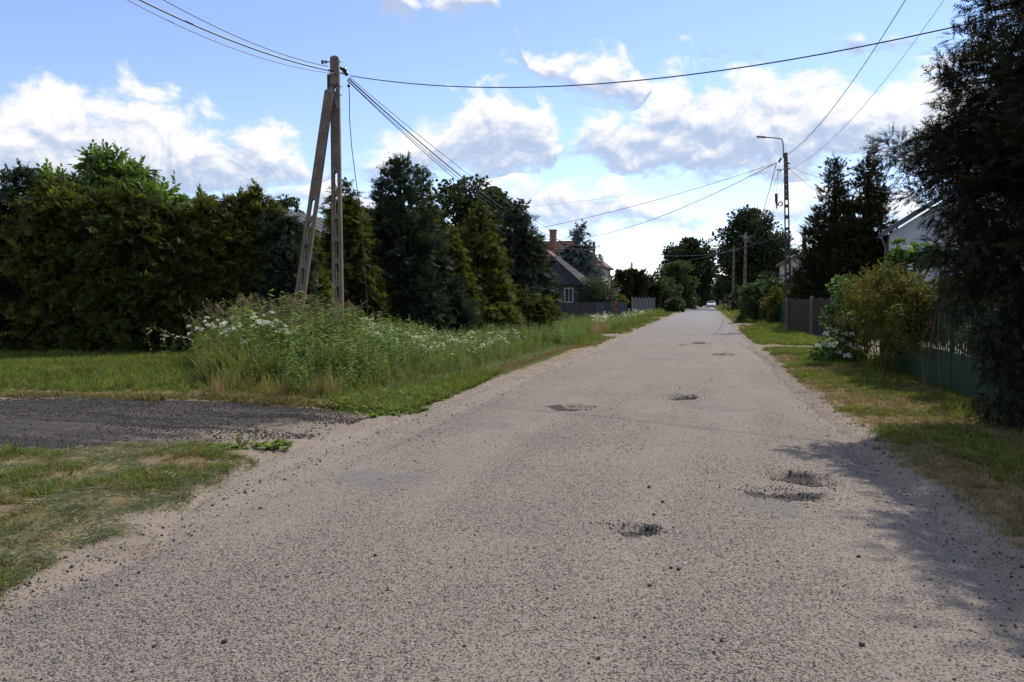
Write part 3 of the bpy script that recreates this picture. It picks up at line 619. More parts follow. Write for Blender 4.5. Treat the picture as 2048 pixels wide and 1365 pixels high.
# the tall weeds round the utility pole
WEED = gp((395, 716), (405, 775), (440, 797), (560, 803), (690, 806), (770, 800), (880, 772), (960, 750), (1060, 716), (1150, 696), (1215, 682), (1180, 664), (1090, 662), (1000, 668), (850, 680), (700, 690), (560, 702))
def weed_h(q):
    pxx = CX + FPX * ((q @ RT[:2]) / (q @ FW[:2] + 0.06)); D = q @ FW[:2]
    front = np.interp(pxx, [380, 560, 700, 880, 960, 1060, 1150, 1215], [11.4, 11.1, 11.0, 13.0, 15.0, 19.5, 23.6, 27])
    d = D - front; rise = np.interp(pxx, [380, 450, 650, 760, 900, 1000, 1100, 1220], [0.70, 0.98, 1.12, 0.72, 0.44, 0.36, 0.28, 0.22])
    return rise * (0.38 + 0.62 * sstep(d, 0.0, 2.6)), d, pxx
q = fill(WEED, 9500); h, d, pxx = weed_h(q)
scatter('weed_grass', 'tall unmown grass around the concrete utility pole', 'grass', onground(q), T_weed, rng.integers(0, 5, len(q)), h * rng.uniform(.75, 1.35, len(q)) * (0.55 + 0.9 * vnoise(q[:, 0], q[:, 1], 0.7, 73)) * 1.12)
q = fill(WEED, 6500); h, d, pxx = weed_h(q); k = rng.random(len(q)) < np.interp(pxx, [400, 520, 720, 800, 1200], [.25, .35, .7, .9, .7]); q, h = q[k], h[k]
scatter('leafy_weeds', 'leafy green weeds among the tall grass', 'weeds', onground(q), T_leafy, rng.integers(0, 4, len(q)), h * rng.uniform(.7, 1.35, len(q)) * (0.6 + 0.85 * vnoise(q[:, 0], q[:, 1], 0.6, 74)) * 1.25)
q = fill(WEED, 1600); h, d, pxx = weed_h(q); k = rng.random(len(q)) < np.where(pxx < 740, np.interp(d, [1.5, 3.5], [0.02, .9]), 0.06); q, h = q[k], h[k]
scatter('seed_stems', 'brownish seed heads of tall grass at the pole foot', 'grass', onground(q), T_pan, rng.integers(0, 5, len(q)), h * rng.uniform(.95, 1.5, len(q)) * 1.12, 0.14)
q = np.concatenate([fill(gp((395, 712), (400, 740), (560, 735), (570, 708)), 60)]); 
scatter('tall_grass_stems', 'tall arching dry grass stems beside the hedge', 'grass', onground(q), T_pan, rng.integers(0, 5, len(q)), rng.uniform(1.05, 1.75, len(q)), 0.22)
q = fill(gp((420, 786), (430, 799), (560, 804), (680, 806), (690, 780), (560, 772)), 420); q = q[vnoise(q[:, 0], q[:, 1], 0.5, 75) > 0.42]
scatter('straw_fringe', 'yellow straw stems along the front edge of the weeds', 'grass', onground(q), T_straw, rng.integers(0, 3, len(q)), rng.uniform(.5, 1.3, len(q)), 0.12)
q = fill(gp((-300, 786), (0, 793), (420, 797), (700, 812), (820, 812), (700, 822), (420, 803), (0, 798), (-300, 792)), 1300); q2 = fill(gp((960, 748), (1150, 693), (1215, 681), (1195, 690), (1100, 712), (990, 756)), 700); q = np.concatenate([q, q2])
scatter('dry_fringe', 'dry straw-coloured grass fringe beside the road', 'grass', onground(q), T_dry, rng.integers(0, 3, len(q)), rng.uniform(.8, 1.8, len(q)))
U1 = fill(gp((430, 735), (440, 765), (560, 770), (600, 740)), 26); U2 = fill(gp((720, 705), (700, 745), (830, 752), (960, 738), (1050, 706), (1040, 688), (880, 690)), 150); U3 = fill(gp((240, 716), (250, 724), (420, 728), (420, 716)), 6)
q = np.concatenate([U1, U2, U3]); h, d, pxx = weed_h(q)
scatter('white_umbels', 'white umbel flowers blooming in the roadside weeds', 'flowers', onground(q), T_umb, rng.integers(0, 5, len(q)), np.maximum(h, 0.45) * rng.uniform(1.1, 1.75, len(q)), 0.16)
q = np.concatenate([fill(gp((640, 812), (700, 836), (800, 832), (900, 795), (860, 780), (700, 806)), 420), fill(gp((500, 895), (570, 893), (570, 903), (500, 905)), 14), fill(gp((430, 900), (480, 898), (480, 905), (430, 907)), 8)])
scatter('broad_leaf_weeds', 'low broad-leaved weeds at the corner of the side road', 'weeds', onground(q), T_ros, rng.integers(0, 4, len(q)), rng.uniform(.4, 1.1, len(q)), 0.2)
q = np.concatenate([fill(gp((640, 806), (700, 834), (800, 830), (905, 795), (1000, 752), (960, 748), (880, 770), (770, 800)), 2600)])
scatter('corner_grass', 'green grass tufts on the verge corner', 'grass', onground(q), T_lawn, rng.integers(0, 4, len(q)), rng.uniform(.35, 1.0, len(q)))
# mown patch in the left foreground
ISL = gp((-260, 880), (60, 905), (180, 898), (300, 893), (430, 900), (500, 924), (440, 952), (395, 985), (350, 1005), (240, 1045), (340, 1068), (200, 1118), (100, 1160), (0, 1200), (-200, 1250))
q = fill(ISL, 20000); q = q + np.stack([wob(q[:, 0], q[:, 1], .28, .5, 84) + wob(q[:, 0], q[:, 1], .12, .15, 85), wob(q[:, 1], q[:, 0], .28, .5, 86)], 1); dens = vnoise(q[:, 0], q[:, 1], 0.55, 81) * 0.6 + vnoise(q[:, 0], q[:, 1], 0.17, 82) * 0.4; u = rng.random(len(q))
g1 = q[(dens > 0.54) & (u < 0.6)]; g2 = q[(dens > 0.34) & (u > 0.45)]; g3 = q[(u > 0.7) & (vnoise(q[:, 0], q[:, 1], 0.35, 83) > 0.4)]
scatter('mown_grass', 'short mown grass in the left foreground beside the side road', 'grass', onground(g1), T_short, rng.integers(0, 4, len(g1)), rng.uniform(.45, 1.0, len(g1)), 0.25)
scatter('mown_dry_grass', 'dry brownish mown grass in the left foreground', 'grass', onground(g2), T_dry, rng.integers(0, 3, len(g2)), rng.uniform(.3, .8, len(g2)), 0.3)
ISL2 = gp((-260, 880), (60, 900), (430, 896), (505, 924), (380, 1000), (340, 1012), (215, 1050), (335, 1070), (180, 1130), (90, 1175), (0, 1215), (-200, 1270)); e2 = fill(ISL2, 2600); e2 = e2[vnoise(e2[:, 0], e2[:, 1], 0.3, 87) > 0.5]; g3 = np.concatenate([g3, e2])
scatter('grass_clippings', 'pale cut grass clippings strewn over the mown patch', 'clippings', onground(g3) + np.array([0, 0, 0.012]), T_clip, rng.integers(0, 4, len(g3)), rng.uniform(.5, 1.2, len(g3)), 0.05)
q = np.concatenate([fill(gp((140, 905), (170, 903), (180, 1010), (60, 1010)), 8), fill(gp((230, 885), (290, 885), (290, 893), (230, 893)), 30), fill(gp((0, 915), (30, 912), (35, 930), (0, 932)), 14), fill(gp((55, 1000), (90, 1000), (90, 1012), (55, 1012)), 7)])
scatter('green_tufts', 'fresh green tufts sprouting from the mown patch', 'grass', onground(q), T_lawn, rng.integers(0, 4, len(q)), rng.uniform(.5, 1.1, len(q)))
# right-hand verge
q = rng.uniform((1.7, 2.2), (4.1, 40), (38000, 2)); q[:, 1] = 2.2 + 38 * (q[:, 1] / 40) ** 1.5
e = -in_road(q[:, 0], q[:, 1]); ok = (in_drive(q[:, 0], q[:, 1]) < -0.05) & (rng.random(len(q)) < np.clip((e + 0.02) * 3.5, 0, 1)); q = q[ok]; e = e[ok]
dn = vnoise(q[:, 0], q[:, 1], 0.9, 91) * 0.55 + vnoise(q[:, 0], q[:, 1], 0.22, 92) * 0.25 + 0.10 * np.clip(e - 0.6, 0, 1.6) + 0.12 * sstep(q[:, 1], 12, 24)
a_ = q[dn > 0.47]; b_ = q[(dn < 0.62) & (rng.random(len(q)) < 0.9)]
scatter('verge_grass', 'short green grass on the verge in front of the green gate', 'grass', onground(a_), T_short, rng.integers(0, 4, len(a_)), rng.uniform(.5, 1.25, len(a_)) * (1 + 0.9 * sstep(a_[:, 1], 14, 22)), 0.25)
scatter('verge_dry_grass', 'dry brown grass on the sunny verge beside the road', 'grass', onground(b_), T_dry, rng.integers(0, 3, len(b_)), rng.uniform(.4, 1.1, len(b_)), 0.3)
q = np.concatenate([fill(gp((1700, 760), (1770, 760), (1770, 775), (1700, 775)), 110), fill(gp((1880, 830), (1960, 820), (1980, 840), (1900, 850)), 90)])
scatter('verge_tufts', 'lush bright tufts on the verge near the gate', 'grass', onground(q), T_lawn, rng.integers(0, 4, len(q)), rng.uniform(.5, 1.2, len(q)))
# far verges on both sides
def band(x0, x1, y0, y1, n, p=1.3): r2 = rng.random((n, 2)); return np.stack([x0 + (x1 - x0) * r2[:, 0], y0 + (y1 - y0) * r2[:, 1] ** p], 1)
q = np.concatenate([band(-8.5, -3.5, 24, 75, 6500), band(-10, -3.6, 75, 190, 3500), band(1.8, 6.5, 40, 75, 3000), band(1.8, 9, 75, 190, 2600)])
k = (in_drive(q[:, 0], q[:, 1]) < -0.1) & (-in_road(q[:, 0], q[:, 1]) > 0.12); q = q[k]; e = -in_road(q[:, 0], q[:, 1])
scatter('far_verge_grass', 'green roadside grass farther down the road', 'grass', onground(q), T_lawn, rng.integers(0, 4, len(q)), rng.uniform(.8, 1.6, len(q)) * (0.8 + 0.8 * sstep(e, 0.3, 2.5)) * (1 + 0.6 * sstep(q[:, 1], 60, 120)))
q = np.concatenate([band(-8.5, -4.6, 24, 62, 1500), band(-6.5, -5.2, 62, 90, 300)]); q = q[in_drive(q[:, 0], q[:, 1]) < -0.1]
scatter('far_weeds', 'leafy weeds in front of the dark picket fence', 'weeds', onground(q), T_leafy, rng.integers(0, 4, len(q)), rng.uniform(.45, .95, len(q)))
q = np.concatenate([fill(gp((1230, 655), (1225, 660), (1290, 648), (1285, 640)), 28), fill(gp((1180, 668), (1215, 655), (1222, 662), (1190, 676)), 26)])
scatter('far_white_flowers', 'white flowers in the verge before the grey panel fence', 'flowers', onground(q), T_umb, rng.integers(0, 5, len(q)), rng.uniform(.8, 1.3, len(q)))
q = fill(gp((1186, 664), (1208, 658), (1212, 668), (1190, 676)), 160)
scatter('dry_clump', 'brown dry grass clump by the driveway edge', 'grass', onground(q), T_straw, rng.integers(0, 3, len(q)), rng.uniform(1.2, 2.4, len(q)))
#PART3
# ------------------------------------------------------------------ trees and shrubs
def spray(nb=6, spread=0.34, w=0.05, droop=0.18, seed=0, ang0=0.95):
    """flat feathery frond of unit length along +X"""
    r_ = np.random.default_rng(seed); V = []; T = []; tip = []
    def tri(p, q, ww):
        p = np.array(p, float); q = np.array(q, float); d = q - p; n = np.array([-d[1], d[0], 0]); n = n / (np.linalg.norm(n) + 1e-9) * ww; k = len(V)
        for v in (p - n / 2, p + n / 2, q): V.append((v[0], v[1], v[2] - droop * v[0] ** 2))
        T.append((k, k + 1, k + 2)); tip.extend([p[0] * 0.7, p[0] * 0.7, min(1, 0.25 + np.hypot(q[0], q[1]))])
    tri((0, 0, 0), (1, r_.normal(0, .05), 0), w * 1.1)
    for i in range(nb):
        x0 = 0.08 + 0.8 * (i + r_.random() * 0.5) / nb
        for s in (-1, 1):
            L_ = spread * (1.15 - 0.75 * x0) * r_.uniform(.75, 1.25); a = ang0 * r_.uniform(.75, 1.15)
            tri((x0, 0, 0), (x0 + L_ * math.cos(a), s * L_ * math.sin(a), r_.normal(0, .04)), w)
    return np.array(V), np.array(T), np.array(tip)
def leaf_t(w=0.5, fold=0.12):
    return (np.array([(0, 0, 0), (.5, w / 2, -fold * w), (.5, -w / 2, -fold * w), (1, 0, -.1)]), np.array([(0, 2, 1), (1, 2, 3)]), np.array([.2, .6, .6, 1.0]))
def lobed_t():
    a = np.linspace(-2.3, 2.3, 8); V = [(0, 0, 0)]
    for i, q in enumerate(a): r_ = 0.55 if i % 2 == 0 else 0.42; V.append((0.38 + r_ * math.cos(q), r_ * math.sin(q), -0.08 * abs(math.sin(q))))
    return np.array(V), np.array([(0, i, i + 1) for i in range(1, 8)]), np.array([.2] + [.8] * 8)
def compound_t(n=3, seed=0):
    r_ = np.random.default_rng(seed); V = []; T = []; tp = []
    L0, L1, L2 = leaf_t(0.58)
    for i in range(n + 1):
        for s in ((-1, 1) if i < n else (0,)):
            x = 0.25 + 0.6 * i / n; a = s * 0.95 * r_.uniform(.8, 1.1); sc = 0.42 * r_.uniform(.85, 1.15); k = len(V)
            for v in L0 * sc: V.append((x + v[0] * math.cos(a) - v[1] * math.sin(a), v[0] * math.sin(a) + v[1] * math.cos(a), v[2] - 0.45 * (x + v[0] * .5) ** 2 - abs(v[0]) * 0.4 * abs(s)))
            T += [(k + a_, k + b_, k + c_) for a_, b_, c_ in L1]; tp += list(L2)
    return np.array(V), np.array(T), np.array(tp)
SPR = {'fan': [spray(5, .40, .085, .22, s) for s in range(4)], 'fine': [spray(4, .32, .11, .10, 10 + s, 0.7) for s in range(4)], 'dense': [spray(4, .42, .20, .15, 90 + s, 0.9) for s in range(3)],
       'near': [spray(6, .34, .062, .12, 20 + s, 0.85) for s in range(5)], 'needle': [spray(6, .20, .07, .20, 30 + s, 1.0) for s in range(4)],
       'leaf': [leaf_t(.55), leaf_t(.7)], 'narrow': [leaf_t(.25), leaf_t(.3)], 'lobed': [lobed_t()], 'compound': [compound_t(3, s) for s in range(4)]}
def nrm(a): return a / (np.linalg.norm(a, axis=1, keepdims=True) + 1e-9)
def foliage_mesh(name, pos_, xd, nd, sc, kind, mat, r_, extra=None, n_in=0):
    xd = nrm(xd); nd = nrm(nd - xd * np.sum(nd * xd, 1, keepdims=True)); yd = np.cross(nd, xd)
    Vs, Ts, tips, vs = [], [], [], []; off = 0; tl = SPR[kind]; which = r_.integers(0, len(tl), len(pos_))
    if n_in: which[-n_in:] = len(tl) + r_.integers(0, 3, n_in); tl = tl + SPR['dense']
    var = r_.random(len(pos_))
    if extra is not None:
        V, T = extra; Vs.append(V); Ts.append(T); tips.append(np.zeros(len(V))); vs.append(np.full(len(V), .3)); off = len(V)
    for k, (tv, tt, tp) in enumerate(tl):
        m_ = which == k; c = m_.sum()
        if not c: continue
        W = pos_[m_][:, None, :] + sc[m_][:, None, None] * (tv[None, :, :1] * xd[m_][:, None, :] + tv[None, :, 1:2] * yd[m_][:, None, :] + tv[None, :, 2:3] * nd[m_][:, None, :])
        W[..., 2] = np.maximum(W[..., 2], 0.02)
        Vs.append(W.reshape(-1, 3)); Ts.append((tt[None] + (np.arange(c) * len(tv))[:, None, None] + off).reshape(-1, 3)); off += c * len(tv)
        tips.append(np.tile(tp, c)); vs.append(np.repeat(var[m_], len(tv)))
    return tri_mesh(name, np.concatenate(Vs), np.concatenate(Ts), mat, {'tip': np.concatenate(tips), 'var': np.concatenate(vs)})
def hull(h, r, prof, z0, k, r_, n=14, m_=12):
    V = []; T = []
    for i in range(m_ + 1):
        t = i / m_
        for j in range(n):
            a = 2 * math.pi * j / n; q = r * prof(t) * k * r_.uniform(.8, 1.15) + 0.02; V.append((q * math.cos(a), q * math.sin(a), z0 + (h * 0.96 - z0) * t))
    for i in range(m_):
        for j in range(n): a, b = i * n + j, i * n + (j + 1) % n; T += [(a, b, b + n), (a, b + n, a + n)]
    return np.array(V), np.array(T)
PROF = {'hedge': lambda t: min(1.0, ((1.001 - t) / 0.42) ** 0.62) * (0.93 + 0.07 * math.sin(t * 9)), 'cone': lambda t: min(1.0, 0.75 + t * 1.5) * (1.001 - t) ** 0.72,
        'col': lambda t: min(1.0, 0.7 + t * 1.2) * min(1.0, ((1.001 - t) / 0.65) ** 0.7), 'spruce': lambda t: (1.002 - t) ** 0.66, 'dome': lambda t: max(0.05, math.sqrt(max(0.0, 1 - (2 * t - 0.75) ** 2 / 1.6))),
        'thuja': lambda t: min(1.0, .8 + t * 1.5) * (1.001 - t) ** 0.95 + 0.02, 'flat': lambda t: 1.0 if t < 0.93 else 0.85, 'big': lambda t: min(1.0, 0.46 + t * 1.6) * min(1.0, ((1.001 - t) / 0.55) ** 0.75)}
def conifer(name, label, cat, loc, h, r, prof='cone', nb=110, per=24, slen=0.40, kind='fan', mat='golden', up=0.15, bias=0.05, z0=0.1, core=0.62, seed=0, trunk=0.12, group=None, jit=0.16, leader=True, insc=1.25, infrac=0.28):
    r_ = np.random.default_rng(seed + 500); pf = PROF[prof]; root = tag(empty(name, loc), label, cat, group)
    tt = []
    while len(tt) < nb:
        t = r_.random()
        if r_.random() < pf(t) + 0.12: tt.append(t)
    tt = np.array(tt); th = r_.uniform(0, 2 * math.pi, nb); Rb = np.array([pf(t) for t in tt]) * r * r_.uniform(.74, 1.14, nb) + 0.05
    z = z0 + (h - z0) * tt; dirs = np.stack([np.cos(th), np.sin(th), np.full(nb, up) + r_.normal(0, .12, nb)], 1)
    b = np.repeat(np.arange(nb), per); N = len(b); s = 0.40 + 0.60 * r_.random(N) ** 0.65
    p = np.stack([np.zeros(N), np.zeros(N), z[b]], 1) + dirs[b] * (Rb[b] * s)[:, None]
    p += r_.normal(0, 1, (N, 3)) * (jit * r * (1.25 - s) + 0.05)[:, None] * np.array([1, 1, .55])
    xd = nrm(dirs)[b] + r_.normal(0, .42, (N, 3)) + np.array([0, 0, bias]); nd = np.array([0, 0, .7]) + r_.normal(0, .5, (N, 3)) + nrm(dirs)[b] * 0.6
    sc = slen * r_.uniform(.65, 1.25, N) * np.clip(0.55 + Rb[b] / r * 0.6, .5, 1.1)
    if leader:
        k = 40; zt = h - slen * .3 - 0.9 * r_.random(k) ** 1.3 * min(1, h / 5); p = np.concatenate([p, np.stack([r_.normal(0, .05, k), r_.normal(0, .05, k), zt], 1)])
        xd = np.concatenate([xd, np.stack([r_.normal(0, .42, k), r_.normal(0, .42, k), np.full(k, .9)], 1)]); nd = np.concatenate([nd, r_.normal(0, 1, (k, 3))]); sc = np.concatenate([sc, slen * .6 * r_.uniform(.5, 1.1, k)])
    n_in = int(N * infrac) if core else 0
    if n_in:                              # inner branches that close the crown
        bi = r_.integers(0, nb, n_in); si = r_.uniform(.15, .78, n_in); p = np.concatenate([p, np.stack([np.zeros(n_in), np.zeros(n_in), z[bi]], 1) + dirs[bi] * (Rb[bi] * si)[:, None] + r_.normal(0, 1, (n_in, 3)) * 0.12 * r])
        xd = np.concatenate([xd, nrm(dirs)[bi] + r_.normal(0, .7, (n_in, 3))]); nd = np.concatenate([nd, r_.normal(0, 1, (n_in, 3))]); sc = np.concatenate([sc, slen * insc * r_.uniform(.7, 1.3, n_in) * np.clip(0.45 + Rb[bi] / r * 0.7, .4, 1.1)])
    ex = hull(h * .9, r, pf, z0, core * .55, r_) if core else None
    mobj('crown', foliage_mesh('crown', p, xd, nd, sc, kind, M[mat], r_, ex, n_in), root)
    MB().tube([(0, 0, -0.1), (0.02, 0, h * .4), (0, 0, h * .85)], [trunk * 1.2, trunk * .8, trunk * .2], 8).build('trunk', M['bark'], root); return root
def leafmass(root, centres, per, leaf, kind, mat, r_, outw=0.8, droop=-0.1, upn=0.9, name='crown', fill_=0.45):
    C = np.array([c[:3] for c in centres]); Rc = np.array([c[3] for c in centres]); mid = C.mean(0)
    b = np.repeat(np.arange(len(C)), per); N = len(b); d = nrm(r_.normal(0, 1, (N, 3)))
    p = C[b] + d * (Rc[b] * r_.random(N) ** fill_)[:, None] * np.array([1, 1, .85]); od = nrm(C - mid)[b]
    xd = d * outw + od * 0.4 + r_.normal(0, .5, (N, 3)) + np.array([0, 0, droop]); nd = np.array([0, 0, upn]) + d * 0.5 + r_.normal(0, .5, (N, 3))
    return mobj(name, foliage_mesh(name, p, xd, nd, leaf * r_.uniform(.65, 1.25, N), kind, M[mat], r_), root)
def broadleaf(name, label, cat, loc, h, rx, zc, rz, ncl=80, per=150, leaf=0.16, kind='leaf', mat='oak', rc=None, trunk=0.2, seed=0, group=None, limbs=14, lean=(0, 0), droop=-0.1, shape=0.45, stems=1):
    r_ = np.random.default_rng(seed + 900); root = tag(empty(name, loc), label, cat, group); rc = rc or rx * 0.26
    d = nrm(r_.normal(0, 1, (ncl, 3))); d[:, 2] = np.where(d[:, 2] < -0.92, -d[:, 2], d[:, 2]); q = r_.random(ncl) ** shape * (0.88 + 0.22 * r_.random(ncl))
    if zc - rz < 0.9:                     # foliage down to the ground: a full skirt instead of a ball
        lo = d[:, 2] < 0.1; xy = d[lo, :2] / (np.linalg.norm(d[lo, :2], axis=1, keepdims=True) + 1e-6); d[lo, :2] = xy * (0.95 + 0.15 * d[lo, 2:3]) * r_.uniform(.75, 1.0, (lo.sum(), 1))
    C = d * q[:, None] * np.array([rx - rc * .7, rx - rc * .7, rz - rc * .55]) + np.array([lean[0], lean[1], zc]); C[:, 2] = np.maximum(C[:, 2], rc * .6)
    cen = [(c[0], c[1], c[2], rc * r_.uniform(.6, 1.3)) for c in C]
    leafmass(root, cen, per, leaf, kind, mat, r_, droop=droop)
    zt = max(zc - rz * 0.75, h * 0.08)
    for k in range(stems):
        o = (0, 0) if stems == 1 else (r_.normal(0, .25), r_.normal(0, .25))
        MB().tube([(o[0], o[1], -0.1), (o[0] + lean[0] * .3, o[1] + lean[1] * .3, zt), (lean[0] * .8, lean[1] * .8, zc), (lean[0], lean[1], zc + rz * .7)], [trunk * 1.3, trunk, trunk * .6, trunk * .12], 9).build('trunk', M['bark'], root)
    for i in r_.choice(ncl, min(limbs, ncl), replace=False):
        t = r_.uniform(0.1, .9); a = np.array([lean[0] * t * .8, lean[1] * t * .8, zt + (zc - zt) * t]); e_ = C[i]; mdl = (a + e_) / 2 + np.array([0, 0, 0.08 * rz])
        MB().tube([a, mdl, e_], [trunk * .42, trunk * .26, trunk * .06], 6).build('limb', M['bark'], root)
    return root

HG = 'conifers of the tall hedge'
HEDGE = [  # column, depth, top row, half width in px, profile, material, label
    (-70, 21.0, 352, 95, 'hedge', 'green', 'dark green cypress at the very left end of the tall hedge'),
    (40, 21.2, 346, 68, 'hedge', 'blue', 'dull bluish cypress second from the left end of the hedge'),
    (122, 20.9, 372, 74, 'hedge', 'golden', 'golden-tipped cypress in the hedge left of the tall walnut'),
    (205, 21.0, 392, 66, 'hedge', 'green', 'green cypress in the hedge directly below the tall walnut'),
    (272, 20.8, 378, 58, 'hedge', 'green', 'olive cypress in the hedge with a drooping top beside the walnut'),
    (345, 21.4, 418, 64, 'hedge', 'green', 'cypress in the hedge below the smaller walnut crown'),
    (425, 21.8, 398, 56, 'hedge', 'golden', 'golden cypress in the hedge left of the paired tops'),
    (478, 22.2, 392, 50, 'hedge', 'golden', 'golden cypress with a broad yellow top near the hedge end'),
    (522, 22.6, 384, 44, 'hedge', 'golden', 'golden cypress with a thin curled leader above the hedge'),
    (562, 22.4, 428, 46, 'hedge', 'blue', 'blue-grey cypress at the hedge end beside the ochre house'),
    (612, 23.6, 462, 46, 'cone', 'golden', 'low golden cypress behind the slanting pole strut')]
for i, (px, D, ty_, rp, pf, mt, lb) in enumerate(HEDGE):
    h = topz(px, ty_, D); r = rp / FPX * D * 1.12
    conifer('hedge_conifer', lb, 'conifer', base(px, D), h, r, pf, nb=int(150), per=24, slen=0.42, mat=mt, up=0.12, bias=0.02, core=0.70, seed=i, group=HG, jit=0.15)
ROW = [
    (690, 25.5, 366, 72, 'cone', 'golden', 170, 0.42, 'golden conical cypress directly behind the concrete pole'),
    (752, 27.0, 428, 46, 'cone', 'green', 90, 0.42, 'dark green cypress just right of the pole'),
    (800, 28.0, 326, 82, 'col', 'blue', 220, 0.46, 'tallest blue-green cypress right of the utility pole'),
    (846, 30.5, 338, 38, 'col', 'green', 90, 0.40, 'slim golden-green spire next to the tall blue cypress'),
    (885, 30.0, 452, 74, 'cone', 'golden', 150, 0.44, 'broad yellow-green cypress below the dark maple'),
    (962, 32.0, 405, 62, 'cone', 'golden', 150, 0.44, 'golden cone-shaped cypress in front of the maple'),
    (1032, 36.0, 410, 60, 'col', 'greyblue', 150, 0.46, 'grey-green cypress with a drooping top'),
    (1072, 37.5, 462, 34, 'col', 'greyblue', 90, 0.42, 'grey cypress at the end of the row by the old house'),
    (985, 30.0, 618, 48, 'dome', 'golden', 60, 0.34, 'low rounded golden juniper at the foot of the golden cone'),
    (1050, 33.5, 590, 50, 'dome', 'green', 70, 0.36, 'low spreading dark juniper near the road'),
    (835, 27.0, 520, 60, 'cone', 'blue', 90, 0.40, 'short bluish juniper at the foot of the tall blue cypress'),
    (905, 28.5, 560, 44, 'cone', 'blue', 60, 0.38, 'small dark bluish juniper behind the white flowers')]
for i, (px, D, ty_, rp, pf, mt, nb, sl_, lb) in enumerate(ROW):
    h = topz(px, ty_, D); r = rp / FPX * D * 1.08
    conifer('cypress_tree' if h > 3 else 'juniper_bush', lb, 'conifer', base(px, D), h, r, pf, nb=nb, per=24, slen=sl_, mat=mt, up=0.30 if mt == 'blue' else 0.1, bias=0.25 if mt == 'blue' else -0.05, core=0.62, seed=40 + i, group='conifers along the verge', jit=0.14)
def bl(name, label, cat, px, D, top, rpx, bot, **k):      # broadleaf tree from its outline in the picture
    zt_, zb = topz(px, top, D), max(-0.2, topz(px, bot, D)); return broadleaf(name, label, cat, base(px, D), zt_, rpx / FPX * D, (zt_ + zb) / 2, (zt_ - zb) / 2, **k)
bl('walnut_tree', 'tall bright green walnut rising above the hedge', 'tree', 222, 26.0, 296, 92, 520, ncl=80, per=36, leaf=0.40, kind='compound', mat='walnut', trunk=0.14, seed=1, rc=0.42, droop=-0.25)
bl('walnut_tree', 'smaller walnut crown showing right of the tall one', 'tree', 325, 25.5, 358, 72, 500, ncl=46, per=34, leaf=0.38, kind='compound', mat='walnut', trunk=0.11, seed=2, rc=0.38, droop=-0.25)
bl('walnut_tree', 'walnut shoots poking above the hedge left of the tall walnut', 'tree', 104, 25.0, 330, 40, 470, ncl=18, per=30, leaf=0.38, kind='compound', mat='walnut', trunk=0.09, seed=3, rc=0.32, droop=-0.25)
bl('walnut_tree', 'walnut tips above the hedge left of the golden pair', 'tree', 412, 25.0, 396, 30, 480, ncl=10, per=26, leaf=0.36, kind='compound', mat='walnut', trunk=0.08, seed=4, rc=0.28, droop=-0.25)
bl('garden_tree', 'dark round tree behind the ochre house', 'tree', 572, 48.0, 384, 44, 520, ncl=50, per=110, leaf=0.20, mat='maple', trunk=0.16, seed=5)
bl('maple_tree', 'big dark maple behind the row of cypresses', 'tree', 940, 44.0, 336, 118, 620, ncl=150, per=110, leaf=0.22, kind='lobed', mat='maple', trunk=0.28, seed=6, rc=0.75)
bl('oak_tree', 'broad dark oak right of the road by the lamp pole', 'tree', 1503, 122.0, 419, 78, 606, ncl=180, per=190, leaf=0.55, mat='oak', trunk=0.5, seed=7, rc=1.5)
bl('lime_tree', 'large dark tree left of the road end', 'tree', 1374, 142.0, 474, 64, 620, ncl=150, per=170, leaf=0.60, mat='oak', trunk=0.5, seed=8, rc=1.35)
bl('roadside_tree', 'lighter green tree in front of the large dark one', 'tree', 1352, 112.0, 516, 46, 626, ncl=84, per=130, leaf=0.42, mat='midgreen', trunk=0.25, seed=9)
bl('roadside_bush', 'mid green bush at the foot of the roadside tree', 'bush', 1330, 100.0, 556, 34, 628, ncl=44, per=110, leaf=0.30, mat='midgreen', trunk=0.1, seed=10, limbs=5, stems=3)
bl('garden_tree', 'dark leafy tree behind the trimmed thuja block', 'tree', 1300, 112.0, 548, 26, 612, ncl=36, per=100, leaf=0.32, mat='oak', trunk=0.18, seed=11)
bl('willow_bush', 'olive green willow bush behind the dark picket fence', 'bush', 1188, 56.5, 552, 56, 640, ncl=70, per=150, leaf=0.24, kind='narrow', mat='olive', trunk=0.06, seed=12, limbs=18, stems=5, rc=0.55)
bl('yellow_bush', 'yellow-green bush behind the slate fence end', 'bush', 1242, 62.0, 584, 20, 622, ncl=18, per=90, leaf=0.20, mat='vine', trunk=0.04, seed=13, limbs=4, stems=2)
bl('garden_tree', 'green treetops between the red-roofed house and the thuja block', 'tree', 1212, 100.0, 548, 36, 612, ncl=40, per=100, leaf=0.32, mat='far', trunk=0.2, seed=14)
bl('verge_bush', 'dark rounded bush beside the green sheet fence', 'bush', 1512, 50.0, 563, 48, 655, ncl=70, per=140, leaf=0.16, mat='midgreen', trunk=0.07, seed=15, limbs=8, stems=3)
bl('creeper_bush', 'yellowish creeper bush covering the green sheet fence', 'bush', 1566, 42.0, 574, 46, 665, ncl=60, per=130, leaf=0.13, mat='vine', trunk=0.05, seed=16, limbs=8, stems=3)
bl('garden_bush', 'green bush at the foot of the lamp pole', 'bush', 1550, 47.0, 556, 40, 650, ncl=50, per=120, leaf=0.16, mat='midgreen', trunk=0.05, seed=17, limbs=6, stems=3)
bl('far_bush', 'yellow-green bush right of the car', 'bush', 1448, 120.0, 556, 26, 612, ncl=40, per=100, leaf=0.34, mat='midgreen', trunk=0.1, seed=18, limbs=5)
bl('far_bush', 'round green bush at the end of the road', 'bush', 1396, 228.0, 584, 18, 612, ncl=24, per=90, leaf=0.40, mat='far', trunk=0.1, seed=19, limbs=4)
